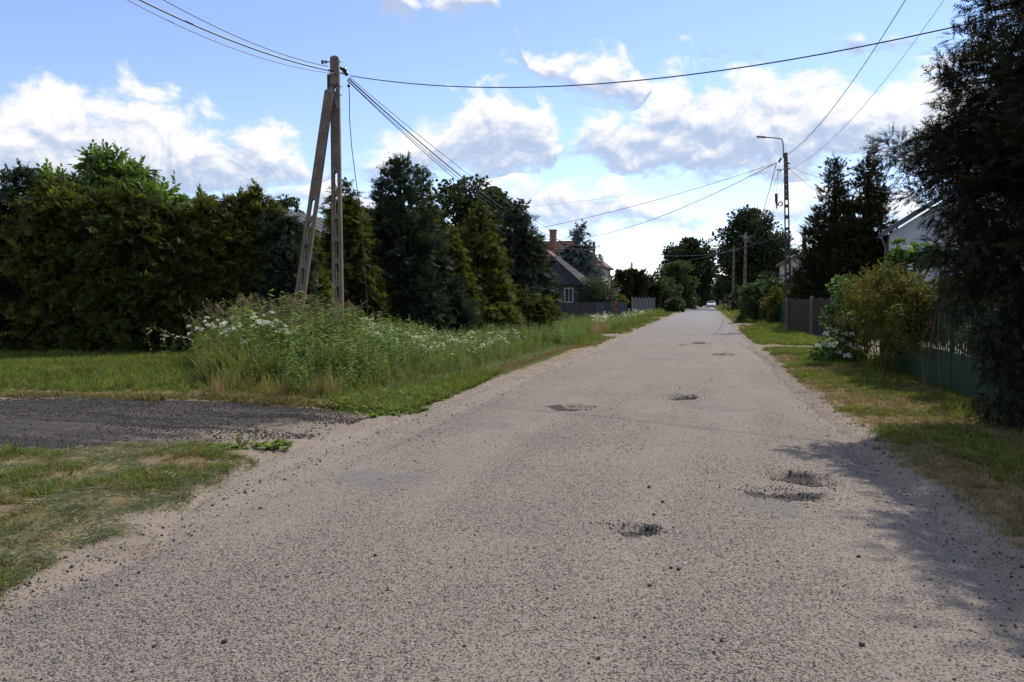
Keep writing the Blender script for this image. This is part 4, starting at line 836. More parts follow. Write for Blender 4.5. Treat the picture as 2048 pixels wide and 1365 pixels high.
bl('pine_tree', 'dark pine behind the white brick house', 'tree', 1590, 95.0, 488, 22, 560, ncl=26, per=90, leaf=0.34, kind='narrow', mat='oak', trunk=0.2, seed=20)
bl('garden_shrub', 'dark shrub against the white brick house', 'bush', 1583, 62.0, 535, 16, 590, ncl=16, per=90, leaf=0.18, mat='maple', trunk=0.05, seed=21, limbs=4)
for i, (px, D, ty_, rp, mt, lb) in enumerate([(1350, 92, 590, 22, 'midgreen', 'low bush beside the road left of the far tree'), (1372, 125, 585, 26, 'oak', 'dark undergrowth bush below the large dark tree'), (1410, 160, 580, 18, 'oak', 'dark bush left of the road end behind the car'), (1478, 95, 572, 26, 'oak', 'dark bush at the foot of the oak'), (1462, 140, 560, 24, 'oak', 'dark tree-sized bush behind the stone pier'), (1500, 66, 585, 24, 'maple', 'low dark bush below the oak by the road'), (1292, 100, 590, 18, 'maple', 'dark bush between the thujas and the panel fence'), (1535, 70, 540, 40, 'oak', 'dark tall bush between the oak and the shed'), (1432, 200, 572, 22, 'oak', 'dark tree crown above the car'), (1416, 226, 590, 14, 'far', 'low bush closing the far end of the road'), (1378, 222, 588, 16, 'far', 'low bush where the road bends out of sight'), (1436, 216, 590, 12, 'midgreen', 'low green bush behind the car'), (1160, 76, 560, 30, 'maple', 'dark bush below the blue spruce')]):
    bl('undergrowth_bush', lb, 'bush', px, D, ty_, rp, 606 + 2250 / D, ncl=36, per=100, leaf=0.0028 * D, mat=mt, trunk=0.08, seed=120 + i, limbs=4, group='far undergrowth')
for i, (bx, by, hh, rr_, lb) in enumerate([(6.3, 13.6, 1.9, 1.2, 'dark shrub behind the middle of the green gate'), (6.0, 16.2, 2.1, 1.3, 'dark shrub behind the creeper end of the gate'), (6.4, 10.2, 1.8, 1.2, 'dark shrub behind the gate under the huge cypress'), (6.2, 19.6, 2.2, 1.5, 'dark shrub behind the elder bush')]):
    broadleaf('garden_shrub', lb, 'bush', (bx, by, 0), hh, rr_, hh / 2, hh / 2, ncl=44, per=90, leaf=0.12, mat='maple', trunk=0.04, seed=150 + i, limbs=5, stems=3, group='shrubs behind the gate')
# trees closing the far end of the road, each one separate
for i, (px, D, ty_, rp) in enumerate([(1225, 210, 562, 60), (1290, 220, 566, 50), (1345, 240, 560, 50), (1392, 230, 566, 30), (1418, 250, 568, 26), (1440, 215, 548, 28), (1478, 200, 545, 36), (1540, 190, 540, 50), (1620, 180, 535, 60), (1715, 170, 530, 70), (1810, 160, 520, 80)]):
    bl('distant_tree', ['distant tree low behind the red-roofed house', 'distant tree left of the large dark tree', 'distant tree behind the large dark tree', 'distant tree at the left of the road end', 'distant tree straight above the car', 'distant tree just right of the road end', 'distant tree left of the oak', 'distant tree behind the oak', 'distant tree behind the white brick house', 'distant tree behind the twin thujas', 'distant tree behind the grey house'][i],
       'tree', px, D, ty_, rp, 612, ncl=46, per=80, leaf=0.60, mat='far', trunk=0.3, seed=60 + i, limbs=5, group='distant trees')
# trimmed thuja block and slender ones near the panel fence
for px, D, ty_, rp, lb in [(1248, 92, 549, 16, 'tall trimmed thuja column left of the pair by the panel fence'), (1274, 94, 549, 18, 'tall trimmed thuja column right of the pair by the panel fence'), (1306, 96, 578, 13, 'short trimmed thuja behind the grey panel fence'), (1322, 98, 592, 10, 'small cone thuja at the end of the grey panel fence')]:
    conifer('trimmed_thuja', lb, 'conifer', base(px, D), topz(px, ty_, D), rp / FPX * D, 'flat' if rp > 11 else 'cone', nb=130, per=20, slen=0.40, kind='fine', mat='thuja', up=0.6, bias=0.6, core=0.88, seed=px, leader=rp < 11, jit=0.08)
conifer('blue_spruce', 'blue spruce with layered boughs in front of the red-roofed house', 'conifer', base(1156, 68), topz(1156, 456, 68), 64 / FPX * 68, 'spruce', nb=190, per=24, slen=0.80, kind='needle', mat='spruce', up=-0.18, bias=-0.05, z0=0.8, core=0.45, seed=300, trunk=0.16, jit=0.07)
conifer('thuja_tree', 'left and shorter of the twin pointed thujas by the wooden fence', 'conifer', base(1663, 36.0), topz(1663, 322, 36.0), 84 / FPX * 36.0, 'thuja', nb=260, per=32, slen=0.36, kind='fine', mat='thuja', up=0.55, bias=0.35, core=0.55, seed=301, jit=0.13)
conifer('thuja_tree', 'right and taller of the twin pointed thujas by the wooden fence', 'conifer', base(1729, 35.0), topz(1729, 308, 35.0), 88 / FPX * 35.0, 'thuja', nb=270, per=32, slen=0.36, kind='fine', mat='thuja', up=0.55, bias=0.35, core=0.55, seed=302, jit=0.13)
# big dark cypress overhanging the gate
def big_cypress(label, loc, h, r, seed, arms, dens=380):
    root = conifer('dark_cypress', label, 'conifer', loc, h, r, 'big', nb=dens, per=52, slen=0.25, kind='near', mat='darkcyp', up=0.25, bias=-0.10, z0=0.25, core=0.95, seed=seed, trunk=0.2, jit=0.14, insc=0.95, infrac=0.4)
    r_ = np.random.default_rng(seed); cen = []
    for (bx, by, bz, tx, ty_, tz, n) in arms:
        a = np.array([bx, by, bz]); e_ = np.array([tx, ty_, tz]); MB().tube([a, (a + e_) / 2 + np.array([0, 0, .12]), e_], [.045, .03, .008], 6).build('limb', M['bark'], root)
        for k in range(n): t = 0.35 + 0.65 * k / max(1, n - 1); c = a + (e_ - a) * t + r_.normal(0, .10, 3); cen.append((*c, r_.uniform(.22, .40)))
    if cen: leafmass(root, cen, 110, 0.19, 'near', 'darkcyp', r_, droop=-0.35, name='branch_foliage')
    return root
CB = np.array([5.05, 9.3, 0.0])
def arm(px, py, D, n=5):
    t_ = P(px, py, D) - CB; return (t_[0] * .25, t_[1] * .25, t_[2] - 0.55, t_[0], t_[1], t_[2], n)
big_cypress('huge dark cypress overhanging the green gate', CB, 8.6, 1.95, 11, [arm(1812, 312, 9.5, 8), (*arm(1830, 350, 9.3, 7),), arm(1850, 275, 9.8, 7), arm(1898, 170, 9.5, 6), arm(1905, 205, 9.7, 6), arm(1930, 105, 9.5, 6), arm(1965, 25, 9.6, 6), arm(1870, 420, 9.4, 6), arm(1888, 480, 9.2, 6), arm(1890, 535, 9.6, 6), arm(1945, 600, 9.2, 6), arm(1975, 660, 9.0, 6), arm(1992, 720, 8.8, 6), arm(2010, 780, 8.6, 6), arm(2030, 830, 8.4, 6), arm(1870, 300, 9.8, 8), arm(1920, 240, 9.8, 8), arm(1900, 360, 9.6, 8), arm(1950, 160, 9.8, 8), arm(1930, 430, 9.5, 8), arm(1960, 520, 9.4, 8)])
# elder bush with white flower heads, creeper over the gate, fig shrub
er = tag(empty('elder_bush', G(1690, 728)), 'leafy elder bush with white flower heads beside the gate', 'bush')
r_ = np.random.default_rng(77); c0 = G(1690, 728); D0 = float((c0 @ FW) + 0.06)
cen = [(*(P(x, y, D0 + r_.uniform(-.5, .5)) - c0), r_.uniform(.16, .30)) for x, y in [(1655, 690), (1665, 715), (1680, 700), (1700, 720), (1690, 670), (1675, 660), (1700, 640), (1690, 610), (1705, 600), (1685, 590), (1680, 572), (1712, 680), (1715, 650), (1720, 715), (1660, 640), (1668, 620), (1695, 690), (1640, 705), (1705, 575), (1670, 735), (1710, 738), (1690, 733)]]
leafmass(er, cen, 110, 0.13, 'leaf', 'elder', r_, droop=-0.2)
for k in range(5): MB().tube([(r_.normal(0, .1), r_.normal(0, .1), -0.05), (cen[k * 3][0] * .6, cen[k * 3][1] * .6, cen[k * 3][2] * .6), cen[k * 3][:3]], [.03, .02, .006], 6).build('stem', M['bark'], er)
fl = MB()
for k in range(26):
    a = r_.uniform(0, 6.28); q = 0.062 * math.sqrt(r_.random()); s_ = r_.uniform(.012, .02); fl.poly(*[(q * math.cos(a) + s_ * math.cos(u * 1.571 + a), q * math.sin(a) + s_ * math.sin(u * 1.571 + a), .02 - q * q * 6 + r_.uniform(-.004, .004)) for u in range(4)])
fme = fl.mesh('flower_head', M['white_flower'])
at_ = fme.attributes.new('tip', 'FLOAT', 'POINT'); at_.data.foreach_set('value', [1.0] * len(fme.vertices))
for (x, y) in [(1668, 632), (1676, 640), (1690, 634), (1700, 628), (1684, 648), (1696, 655), (1710, 645), (1660, 655), (1672, 663), (1652, 668), (1690, 668), (1704, 668), (1684, 680), (1698, 690), (1712, 660), (1648, 690), (1636, 692), (1664, 690), (1678, 705), (1694, 712), (1716, 690), (1706, 640)]:
    f_ = mobj('flower_head', fme, er, P(x, y, D0 - r_.uniform(.25, .6)) - c0); f_.rotation_euler = (r_.normal(.85, .22), r_.normal(0, .2), r_.uniform(-.4, .4)); f_.scale = [r_.uniform(.9, 1.4)] * 3
vr = tag(empty('creeper', (3.75, 17.2, 0)), 'yellow-green creeper heaped over the far end of the green gate', 'creeper'); cen = []
for k in range(270):
    y = r_.uniform(-3.2, 2.0); zt_ = 2.02 - 0.10 * abs(y) + r_.normal(0, .1) - 0.12 * max(0, -y - 1.5); z = zt_ + .22 * math.sin(y * 2.3) - abs(r_.normal(0, .75)) * (1.0 if y > -1.8 else .45); cen.append((r_.normal(-0.05, .25) - 0.05, y, max(.25, z), r_.uniform(.12, .26)))
for k in range(34): y = r_.uniform(-5.2, -2.4); cen.append((r_.normal(.1, .15), y, 1.72 + r_.normal(0, .08), r_.uniform(.08, .16)))
leafmass(vr, cen, 75, 0.105, 'narrow', 'vine', r_, droop=-0.55)
for k in range(14): y = r_.uniform(-4.5, 2); MB().tube([(-.1, y, 0), (-.15 + r_.normal(0, .05), y + r_.normal(0, .2), .8), (-.02, y + r_.normal(0, .4), 1.6)], [.012, .01, .005], 5).build('vine_stem', M['bark'], vr)
fr_ = tag(empty('fig_shrub', base(1822, 20.5)), 'fig shrub with big bright leaves before the grey house', 'shrub'); c0 = base(1822, 20.5); cen = []
for (a, b_) in [((1812, 560), (1808, 515)), ((1815, 560), (1795, 540)), ((1842, 560), (1836, 510)), ((1840, 545), (1855, 500)), ((1845, 560), (1872, 520)), ((1812, 540), (1802, 500)), ((1800, 560), (1780, 530))]:
    p0, p1 = P(*a, 20.5) - c0, P(*b_, 20.5) - c0; MB().tube([(p0[0] * .5, p0[1] * .5, 0), p0, (p0 + p1) / 2 + np.array([0, .05, .05]), p1], [.05, .045, .035, .02], 7).build('stem', M['bark'], fr_)
    for k in range(3): c = p1 + r_.normal(0, .10, 3); cen.append((*c, .20))
leafmass(fr_, cen, 26, 0.17, 'lobed', 'fig', r_, droop=-0.3)

# ------------------------------------------------------------------ utility poles
def pole_mesh(name, h, wb, wt, db, dt, slots, mat, z0=-0.3):
    """tapered concrete post with through slots: list of (z centre, height, width)"""
    mb = MB(); wf = lambda z: (wb + (wt - wb) * z / h) / 2; df = lambda z: (db + (dt - db) * z / h) / 2
    def ring(z): return [(-wf(z), -df(z), z), (wf(z), -df(z), z), (wf(z), df(z), z), (-wf(z), df(z), z)]
    def solid(a, b): 
        n = len(mb.v); mb.v += ring(a) + ring(b)
        for i in range(4): mb.f.append((n + i, n + (i + 1) % 4, n + 4 + (i + 1) % 4, n + 4 + i))
    def slotted(a, b, zc, hh, ww):
        K = 16; out = []; inn = []
        for k in range(K):
            t = 2 * math.pi * (k + .5) / K; c, s = math.cos(t), math.sin(t); q = 1 / max(abs(c), abs(s)); out.append((c * q, (a + b) / 2 + s * q * (b - a) / 2))
            rr = ww / 2; e_ = hh / 2 - rr; inn.append((rr * c, zc + rr * s + (e_ if s > 0 else -e_)))
        n = len(mb.v)
        for side in (-1, 1):
            for (u, z) in out: mb.v.append((u * wf(z), side * df(z), z))
            for (x, z) in inn: mb.v.append((x, side * df(z), z))
        for k in range(K):
            j = (k + 1) % K
            mb.f.append((n + k, n + j, n + K + j, n + K + k)); mb.f.append((n + 2 * K + j, n + 2 * K + k, n + 3 * K + k, n + 3 * K + j)); mb.f.append((n + K + k, n + K + j, n + 3 * K + j, n + 3 * K + k))
        # the rectangle's corners and the two side faces
        for side, o in ((-1, 0), (1, 2 * K)):
            for q, (i0, i1) in enumerate(((1, 2), (5, 6), (9, 10), (13, 14))):
                u = [1, -1, -1, 1][q]; z = [b, b, a, a][q]; c_ = len(mb.v); mb.v.append((u * wf(z), side * df(z), z)); mb.f.append((n + o + i0, c_, n + o + i1))
        for u in (-1, 1): mb.poly((u * wf(a), -df(a), a), (u * wf(a), df(a), a), (u * wf(b), df(b), b), (u * wf(b), -df(b), b))
    z = z0
    for (zc, hh, ww) in sorted(slots):
        a, b = zc - hh / 2 - 0.04, zc + hh / 2 + 0.04
        if a > z + 1e-3: solid(z, a)
        slotted(a, b, zc, hh, ww); z = b
    solid(z, h - 0.06); r0 = ring(h - 0.06); n = len(mb.v); mb.v += r0 + [(x * .55, y * .55, h) for x, y, _ in r0]
    for i in range(4): mb.f.append((n + i, n + (i + 1) % 4, n + 4 + (i + 1) % 4, n + 4 + i))
    mb.f.append((n + 4, n + 5, n + 6, n + 7)); return mb.mesh(name, mat)
def face(loc): return math.atan2(loc[1], loc[0]) - math.pi / 2        # turn -Y of a thing towards the camera
PD = 19.2; pb_ = base(676, PD); PH = topz(679, 122, PD); kpx = FPX / PD
upole = tag(empty('utility_pole', pb_, face(pb_) - 0.16), 'slotted concrete utility pole with a slanting strut in the weeds', 'utility pole')
zpx = lambda y, D=PD: topz(676, y, D)
sl_ = [((zpx(a) + zpx(b)) / 2, zpx(a) - zpx(b), 0.085) for a, b in [(348, 384), (394, 430), (440, 474), (485, 518), (528, 562), (574, 610), (622, 656), (668, 702)]]
sl_ += [(zpx(y), 0.03, 0.022) for y in (132, 178, 232, 262, 290, 318, 335)] + [(zpx(186), 0.16, 0.05)]
mobj('post', pole_mesh('post', PH, 0.285, 0.215, 0.26, 0.19, sl_, M['concrete']), upole)
s_top, s_bot = zpx(192), 0.0; dx = (586 - 676) / kpx; slen_ = math.hypot(s_top, abs(dx) - 0.10); an = math.atan2(abs(dx) - 0.10, s_top)
sq = [(s_top - (zpx(a) + zpx(b)) / 2, (zpx(a) - zpx(b)), 0.085) for a, b in [(404, 438), (448, 482), (492, 526), (538, 572), (584, 618), (628, 660)]]
sq = [(slen_ - q[0] / math.cos(an), q[1], q[2]) for q in sq] + [(slen_ - v, 0.03, 0.022) for v in (0.35, 0.75, 1.15, 1.55, 1.9, 2.3)]
st_o = mobj('strut', pole_mesh('strut', slen_, 0.27, 0.215, 0.22, 0.18, sq, M['concrete']), upole, (dx, -0.235, 0)); st_o.rotation_euler = (0, an, 0)
MB().box((-0.155, 0, zpx(172)), (0.08, 0.12, 0.36)).build('junction_box', M['blackplastic'], upole)
MB().box((0.0, -0.12, zpx(205)), (0.07, 0.05, 0.55), ry=-0.35).build('strut_clamp', M['steel'], upole)
for y in (132, 180, 196): MB().tube([(-0.16, 0.03, zpx(y)), (0.17, 0.03, zpx(y))], 0.012, 6).build('bolt', M['steel'], upole)
MB().tube([(-.14, -.02, zpx(134)), (-.22, -.02, zpx(133)), (-.30, -.02, zpx(134))], .012, 6).build('bracket', M['steel'], upole)
MB().lathe([(.02, -.05), (.045, -.03), (.03, -.005), (.045, .02), (.02, .05)], 8, (-.31, -.02, zpx(134))).build('insulator', M['porcelain'], upole)
MB().lathe([(.02, -.04), (.04, -.02), (.04, .02), (.02, .04)], 8, (-.22, -.03, zpx(134))).build('insulator', M['porcelain'], upole)
for (x, y, r0) in [(695, 150, .07), (699, 157, .06), (690, 147, .05)]: MB().ball(((x - 676) / kpx, -.08, zpx(y)), r0, 7, 5).build('cable_clamp', M['blackplastic'], upole)
MB().tube([(-.125, -.1, zpx(150)), (-.14, -.1, zpx(160)), (-.135, -.1, zpx(172))], .008, 5).build('jumper', M['cable'], upole)

LD = 38.5; lb_ = base(1579, LD); LH = topz(1563, 308, LD); kl = FPX / LD; zl = lambda y: topz(1570, y, LD)
lpole = tag(empty('lamp_pole', lb_, face(lb_)), 'slotted concrete lamp pole with a curved street light arm and cable coil', 'lamp pole')
sl2 = [((zl(a) + zl(b)) / 2, zl(a) - zl(b), 0.12) for a, b in [(401, 411), (416, 432), (438, 456), (461, 480), (485, 500), (505, 522), (528, 545), (551, 568), (574, 592), (598, 616)]] + [(zl(y), 0.05, 0.05) for y in (327, 338, 352, 362, 371, 383, 394)]
lp = mobj('post', pole_mesh('post', LH, 0.38, 0.19, 0.26, 0.17, sl2, M['lampconcrete']), lpole); lp.rotation_euler = (0, -math.atan2(13 / kl, LH), 0)
ox = lambda x: (x - 1579) / kl
MB().tube([(ox(1562), -.02, zl(318)), (ox(1561.5), -.02, zl(300)), (ox(1560.5), -.02, zl(288)), (ox(1558.5), -.02, zl(282)), (ox(1554), -.02, zl(279.5)), (ox(1540), -.02, zl(277)), (ox(1526), -.02, zl(275))], .033, 8).build('lamp_arm', M['steel'], lpole)
lh = MB().box((ox(1519), -.02, zl(273.8)), (0.46, 0.16, 0.075), ry=0.14).build('lamp_head', M['steel'], lpole)
MB().box((ox(1519), -.02, zl(273.8) - 0.05), (0.34, 0.12, 0.02), ry=0.14).build('lens', M['white'], lh)
MB().box((ox(1556), -.1, zl(323)), (0.10, 0.14, 0.24), ry=0.5).build('bracket', M['blackplastic'], lpole)
MB().box((ox(1571), -.1, zl(330)), (0.22, 0.06, 0.06), ry=0.4).build('bracket', M['blackplastic'], lpole)
MB().tube([(ox(1551), -.1, zl(342)), (ox(1574), -.1, zl(340))], .02, 6).build('cross_arm', M['steel'], lpole)
for x, y in ((1552, 342), (1557, 344), (1573, 341)): MB().ball((ox(x), -.1, zl(y)), .05, 7, 5).build('insulator', M['porcelain'], lpole)
MB().tube([(ox(1550), -.2, zl(392)), (ox(1550), -.2, zl(389)), (ox(1550.5), -.2, zl(404)), (ox(1551), -.2, zl(408)), (ox(1552), -.2, zl(414)), (ox(1551), -.2, zl(419))], [.02, .075, .075, .05, .045, .02], 9).build('splice_closure', M['blackplastic'], lpole)
MB().tube([(ox(1550), -.2, zl(390)), (ox(1554), -.16, zl(345))], .008, 5).build('hanger', M['cable'], lpole)
MB().tube([(ox(1558.3) + .105 * math.cos(a), -.2, zl(409.5) + .105 * math.sin(a)) for a in np.linspace(0, 2 * math.pi, 19)], .03, 6).build('cable_coil', M['blackplastic'], lpole)
def far_pole(name, label, px, D, top, wb, wt, slots=6, mat='concrete', arms=True):
    b_ = base(px, D); h = topz(px, top, D); o = tag(empty(name, b_, face(b_)), label, 'utility pole', 'far utility poles')
    mobj('post', pole_mesh('post', h, wb, wt, .22, .18, [(h * (.18 + .09 * k), .42, .10) for k in range(slots)], M[mat]), o)
    if arms:
        MB().tube([(-.5, -.12, h - .5), (.5, -.12, h - .5)], .03, 6).build('cross_arm', M['steel'], o)
        for s in (-.48, .48): MB().ball((s, -.12, h - .4), .07, 7, 5).build('insulator', M['porcelain'], o)
    return o
far_pole('utility_pole', 'brown concrete pole in front of the blue spruce', 1187, 67, 484, .34, .24, 4)
far_pole('utility_pole', 'dark pole rising from the trimmed thuja block', 1263, 112, 525, .30, .24, 4)
far_pole('utility_pole', 'thin distant pole left of the large dark tree', 1315, 150, 548, .28, .22, 3)
far_pole('utility_pole', 'grey slotted pole standing before the oak on its right', 1489, 82, 466, .42, .24, 9, 'concrete')
far_pole('utility_pole', 'grey slotted pole standing before the oak on its left', 1466, 112, 494, .46, .26, 9, 'concrete')
for px, top, lb in ((1607.5, 455, 'taller thin steel mast beside the white brick house'), (1603.5, 467, 'shorter thin steel mast beside the white brick house')):
    b_ = base(px, 44); h = topz(px, top, 44); o = tag(empty('mast', b_), lb, 'mast'); MB().tube([(0, 0, -.1), (0, 0, h)], .055, 8).build('tube', M['steel'], o); MB().lathe([(.05, 0), (.06, .02), (.02, .06)], 8, (0, 0, h)).build('cap', M['steel'], o)

# ------------------------------------------------------------------ overhead wires
def wire(name, label, a, b, sag, rad, mat='cable', n=26, group='overhead wires'):
    a, b = np.array(a, float), np.array(b, float); t = np.linspace(0, 1, n); p = a[None] + (b - a)[None] * t[:, None]; p[:, 2] -= 4 * sag * t * (1 - t)
    return tag(MB().tube(p, rad, 5).build(name, M[mat], smooth_=True), label, 'wire', group)
W0 = P(668, 138, PD); W1 = P(700, 152, PD); W2 = P(697, 156, PD)
wire('overhead_wire', 'single thin wire entering at the top left above the thick pair', P(205, -72, 12.5), P(656, 133, PD), 0.25, .010)
wire('overhead_cable', 'thick black cable running from the top left to the concrete pole', P(112, -88, 12.0), P(688, 147, PD), 0.28, .017)
wire('overhead_wire', 'thin wire just under the thick cable at the top left', P(108, -84, 12.0), P(690, 149, PD - .1), 0.40, .008)
wire('overhead_cable', 'long cable sagging across the sky from the concrete pole to the dark cypress', W1, P(2080, 14, 10.5), 0.66, .012)
LP1 = P(1187, 492, 67)
for k, (dx_, dy, sg, rd, lb) in enumerate([(0, 0, 1.2, .020, 'thick cable descending from the concrete pole over the maple'), (-3, 3, 1.75, .012, 'lower thin wire descending from the concrete pole over the maple'), (2, -3, 0.9, .010, 'upper thin wire descending from the concrete pole over the maple'), (-1, 4, 1.45, .010, 'middle thin wire descending from the concrete pole over the maple')]):
    wire('overhead_cable' if k == 0 else 'overhead_wire', lb, P(697 + dx_, 158 + dy, PD), LP1 + np.array([(-.4, .4, -.2, .2)[k], 0, (0, -.1, .15, -.25)[k]]), sg, rd)
tag(MB().tube([P(697, 158, PD), P(697.5, 172, PD), P(699, 190, PD), P(699, 240, PD), P(704, 300, PD), P(713, 370, PD), P(722, 425, PD), P(728, 520, PD), P(735, 612, PD), P(738, 690, PD)], .011, 6).build('drop_cable', M['cable'], smooth_=True), 'cable hanging down from the pole top to the weeds', 'cable')
tag(MB().ball(P(697.5, 172, PD - .02), .045, 7, 5).build('cable_joint', M['blackplastic']), 'small black joint on the hanging cable', 'cable joint')
La = P(1566, 316, LD); Lb = P(1553, 326, LD); Lr = P(1574, 332, LD)
wire('overhead_cable', 'thick black cable rising from the lamp pole to the top right', La, P(1905, -160, 17.0), 0.8, .0125)
wire('overhead_wire', 'thin wire rising from the lamp pole to the top right', P(1575, 341, LD), P(1960, -105, 17.5), 0.9, .007)
wire('overhead_wire', 'upper wire from the lamp pole to the left above the red roof', Lb, P(1062, 460, 44), 0.25, .013)
wire('overhead_wire', 'lower wire from the lamp pole to the left ending at the chimney', Lb, P(1086, 478, 84), 1.35, .020)
wire('overhead_wire', 'very thin faint wire from the lamp pole toward the maple', P(1552, 342, LD), P(1030, 416, 46), 0.2, .005, 'wire')
wire('overhead_wire', 'wire from the lamp pole to the grey house on the right', Lr, P(1880, 394, 31), 0.35, .011)
wire('overhead_wire', 'short wire from the lamp pole into the left thuja', Lr, P(1668, 405, 30), 0.12, .010)
for k, (x, y, rd, lb) in enumerate([(1488, 470, .018, 'thick cable from the lamp pole down behind the oak top'), (1484, 470, .007, 'left thin wire from the lamp pole down behind the oak'), (1492, 470, .007, 'right thin wire from the lamp pole toward the oak')]):
    wire('overhead_cable', lb, [Lb, P(1557, 343, LD), P(1573, 341, LD)][k], P(x, y, 82), 1.8 + .2 * k, rd)
wire('overhead_wire', 'far wire running right from the pole by the blue spruce', P(1192, 494, 67), P(1466, 500, 112), 0.9, .014, 'wire')
wire('overhead_wire', 'far wire rising right over the thuja block toward the masts', P(1200, 530, 75), P(1607, 458, 44), 0.9, .011, 'wire')
for k, (a_, b_) in enumerate([(488, 530), (494, 533)]): wire('overhead_wire', ['upper', 'lower'][k] + ' far wire drooping between the spruce pole and thuja pole', P(1190, a_, 67), P(1262, b_, 112), 1.9 + .3 * k, .016, 'wire')
wire('overhead_wire', 'faint far wire between the two poles before the oak', P(1489, 472, 82), P(1466, 500, 112), 0.8, .018, 'wire')
#PART4
# ------------------------------------------------------------------ houses
def V3(*a): return np.array(a, float)
def window(parent, c, w, h, ny=-1, bars=True):
    f = MB(); x, y, z = c; t = 0.09
    for dx_, dz, ww, hh in ((0, h / 2, w + t, t), (0, -h / 2, w + t, t), (-w / 2, 0, t, h - t), (w / 2, 0, t, h - t)): f.box((x + dx_, y, z + dz), (ww, 0.10, hh))
    if bars: f.box((x, y + .01, z), (0.06, 0.06, h - t))
    wo = f.build('window', M['oldwhite'], parent); MB().box((x, y + .03, z), (w - t, 0.02, h - t)).build('pane', M['glass'], wo); return wo
# old log house with a hipped felt roof
D = 57.0; hb = base(1098, D); hb[1] += 2.8; o = tag(empty('log_house', hb), 'old grey log house with a dark hipped roof behind the picket fence', 'house')
hw, hl, ez, rz2 = 2.55, 3.6, topz(1110, 569, D - 1), topz(1098, 513, D + 1.5)
MB().box((0, 0, ez / 2), (hw * 2 - .1, hl * 2 - .1, ez)).build('wall', M['darkwood'], o)
for k in range(11):
    z = .25 + k * .235
    MB().tube([(-hw, -hl, z), (hw - .02, -hl, z)], .115, 8).build('log', M['logwall'], o); MB().tube([(hw, -hl, z + .1), (hw, hl, z + .1)], .112, 8).build('log', M['logwall'], o)
for x in (.55, 1.75): window(o, (x, -hl - .12, 1.95), .62, 1.05)
window(o, (-.7, -hl - .12, 1.95), .62, 1.05)
e_ = .35; ew, el_ = hw + e_, hl + e_; rf = MB()
c1, c2, c3, c4 = (-ew, -el_, ez), (ew, -el_, ez), (ew, el_, ez), (-ew, el_, ez); r1, r2 = (0, -el_ + 2.0, rz2), (0, el_ - 2.0, rz2)
rf.poly(c1, c2, r1); rf.poly(c2, c3, r2, r1); rf.poly(c3, c4, r2); rf.poly(c4, c1, r1, r2); rf.box((0, 0, ez - .07), (ew * 2 - .01, el_ * 2 - .01, .13))
ro = rf.build('roof', M['slate'], o)
rg = MB().tube([r1, r2], .09, 6).build('ridge_cap', M['lightpost'], ro)
MB().tube([c2, r1], .05, 5).build('hip_cap', M['slate'], ro); MB().tube([c1, r1], .05, 5).build('hip_cap', M['slate'], ro)
for k in range(1, 6):
    t = k / 6; a = V3(*c1) + (V3(*c2) - V3(*c1)) * t; q = 1 - abs(2 * t - 1); b_ = V3(0, -el_ + 2.0 * q, ez + (rz2 - ez) * q); b_[0] = a[0]; MB().tube([a + V3(0, -.01, .02), b_ + V3(0, 0, .02)], .018, 4).build('seam', M['slate'], ro)
# red-roofed house
D = 86.0; hb = base(1128, D); o = tag(empty('red_roof_house', hb), 'cream house with a red roof and brick chimney behind the blue spruce', 'house'); k_ = FPX / D
fx = lambda px: (px - 1128) / k_; fz = lambda py: topz(1128, py, D)
ez, rz2 = fz(533), fz(488); xl, xr = fx(1010), fx(1208)
MB().box(((xl + xr) / 2, 4.6, ez / 2), (xr - xl - .8, 8.4, ez)).build('wall', M['cream'], o)
rf = MB(); ya, yb, ym = -.2, 9.4, 4.6; A, B, C_, E_ = (xl, ya, ez), (xr, ya, ez), (xr, yb, ez), (xl, yb, ez); r1, r2 = (fx(1060), ym, rz2 + .6), (fx(1140), ym, rz2 + .6)
rf.poly(A, B, r2, r1); rf.poly(B, C_, r2); rf.poly(C_, E_, r1, r2); rf.poly(E_, A, r1); rf.box(((xl + xr) / 2, ym, ez - .09), (xr - xl - .01, yb - ya - .01, .17)); ro = rf.build('roof', M['redroof'], o)
for k in range(1, 9):
    t = k / 9; MB().box(((xl + xr) / 2 + (fx(1100) - (xl + xr) / 2) * t, ya + (ym - ya) * t, ez + (rz2 + .6 - ez) * t + .03), ((xr - xl) * (1 - t) + (fx(1140) - fx(1060)) * t, .05, .05)).build('tile_course', M['redroof'], ro)
MB().tube([r1, r2], .10, 6).build('ridge_cap', M['redroof'], ro); MB().tube([r2, B], .08, 6).build('hip_cap', M['redroof'], ro)
ch = MB().box((fx(1092), ym - .8, fz(476)), (.75, .75, 2.4)).build('chimney', M['brick'], ro); MB().box((fx(1092), ym - .8, fz(476) + 1.24), (.92, .92, .14)).build('chimney_cap', M['brick'], ro)
gw = MB().prism([(fx(1040), -1.2, 0), (fx(1116), -1.2, 0), (fx(1116), -1.2, fz(520)), (fx(1078), -1.2, fz(494)), (fx(1040), -1.2, fz(520))], (0, 3.0, 0)).build('gable', M['cream'], o)
for s in (-1, 1): MB().prism([(fx(1078), -1.6, fz(491)), (fx(1078 + s * 46), -1.6, fz(522)), (fx(1078 + s * 46), -1.6, fz(526)), (fx(1078), -1.6, fz(496))], (0, 4.4, 0)).build('gable_roof', M['redroof'], o)
MB().tube([(fx(1209), ya - .05, ez - .1), (fx(1207), ya, ez - .5), (fx(1197), ya + .4, ez - .9), (fx(1197), ya + .4, .2)], .06, 6).build('downpipe', M['steel'], o); MB().tube([(xl, ya - .05, ez - .02), (xr, ya - .05, ez - .02)], .07, 6).build('gutter', M['steel'], o)
window(o, (fx(1180), .28, ez - 1.6), 1.1, 1.3)
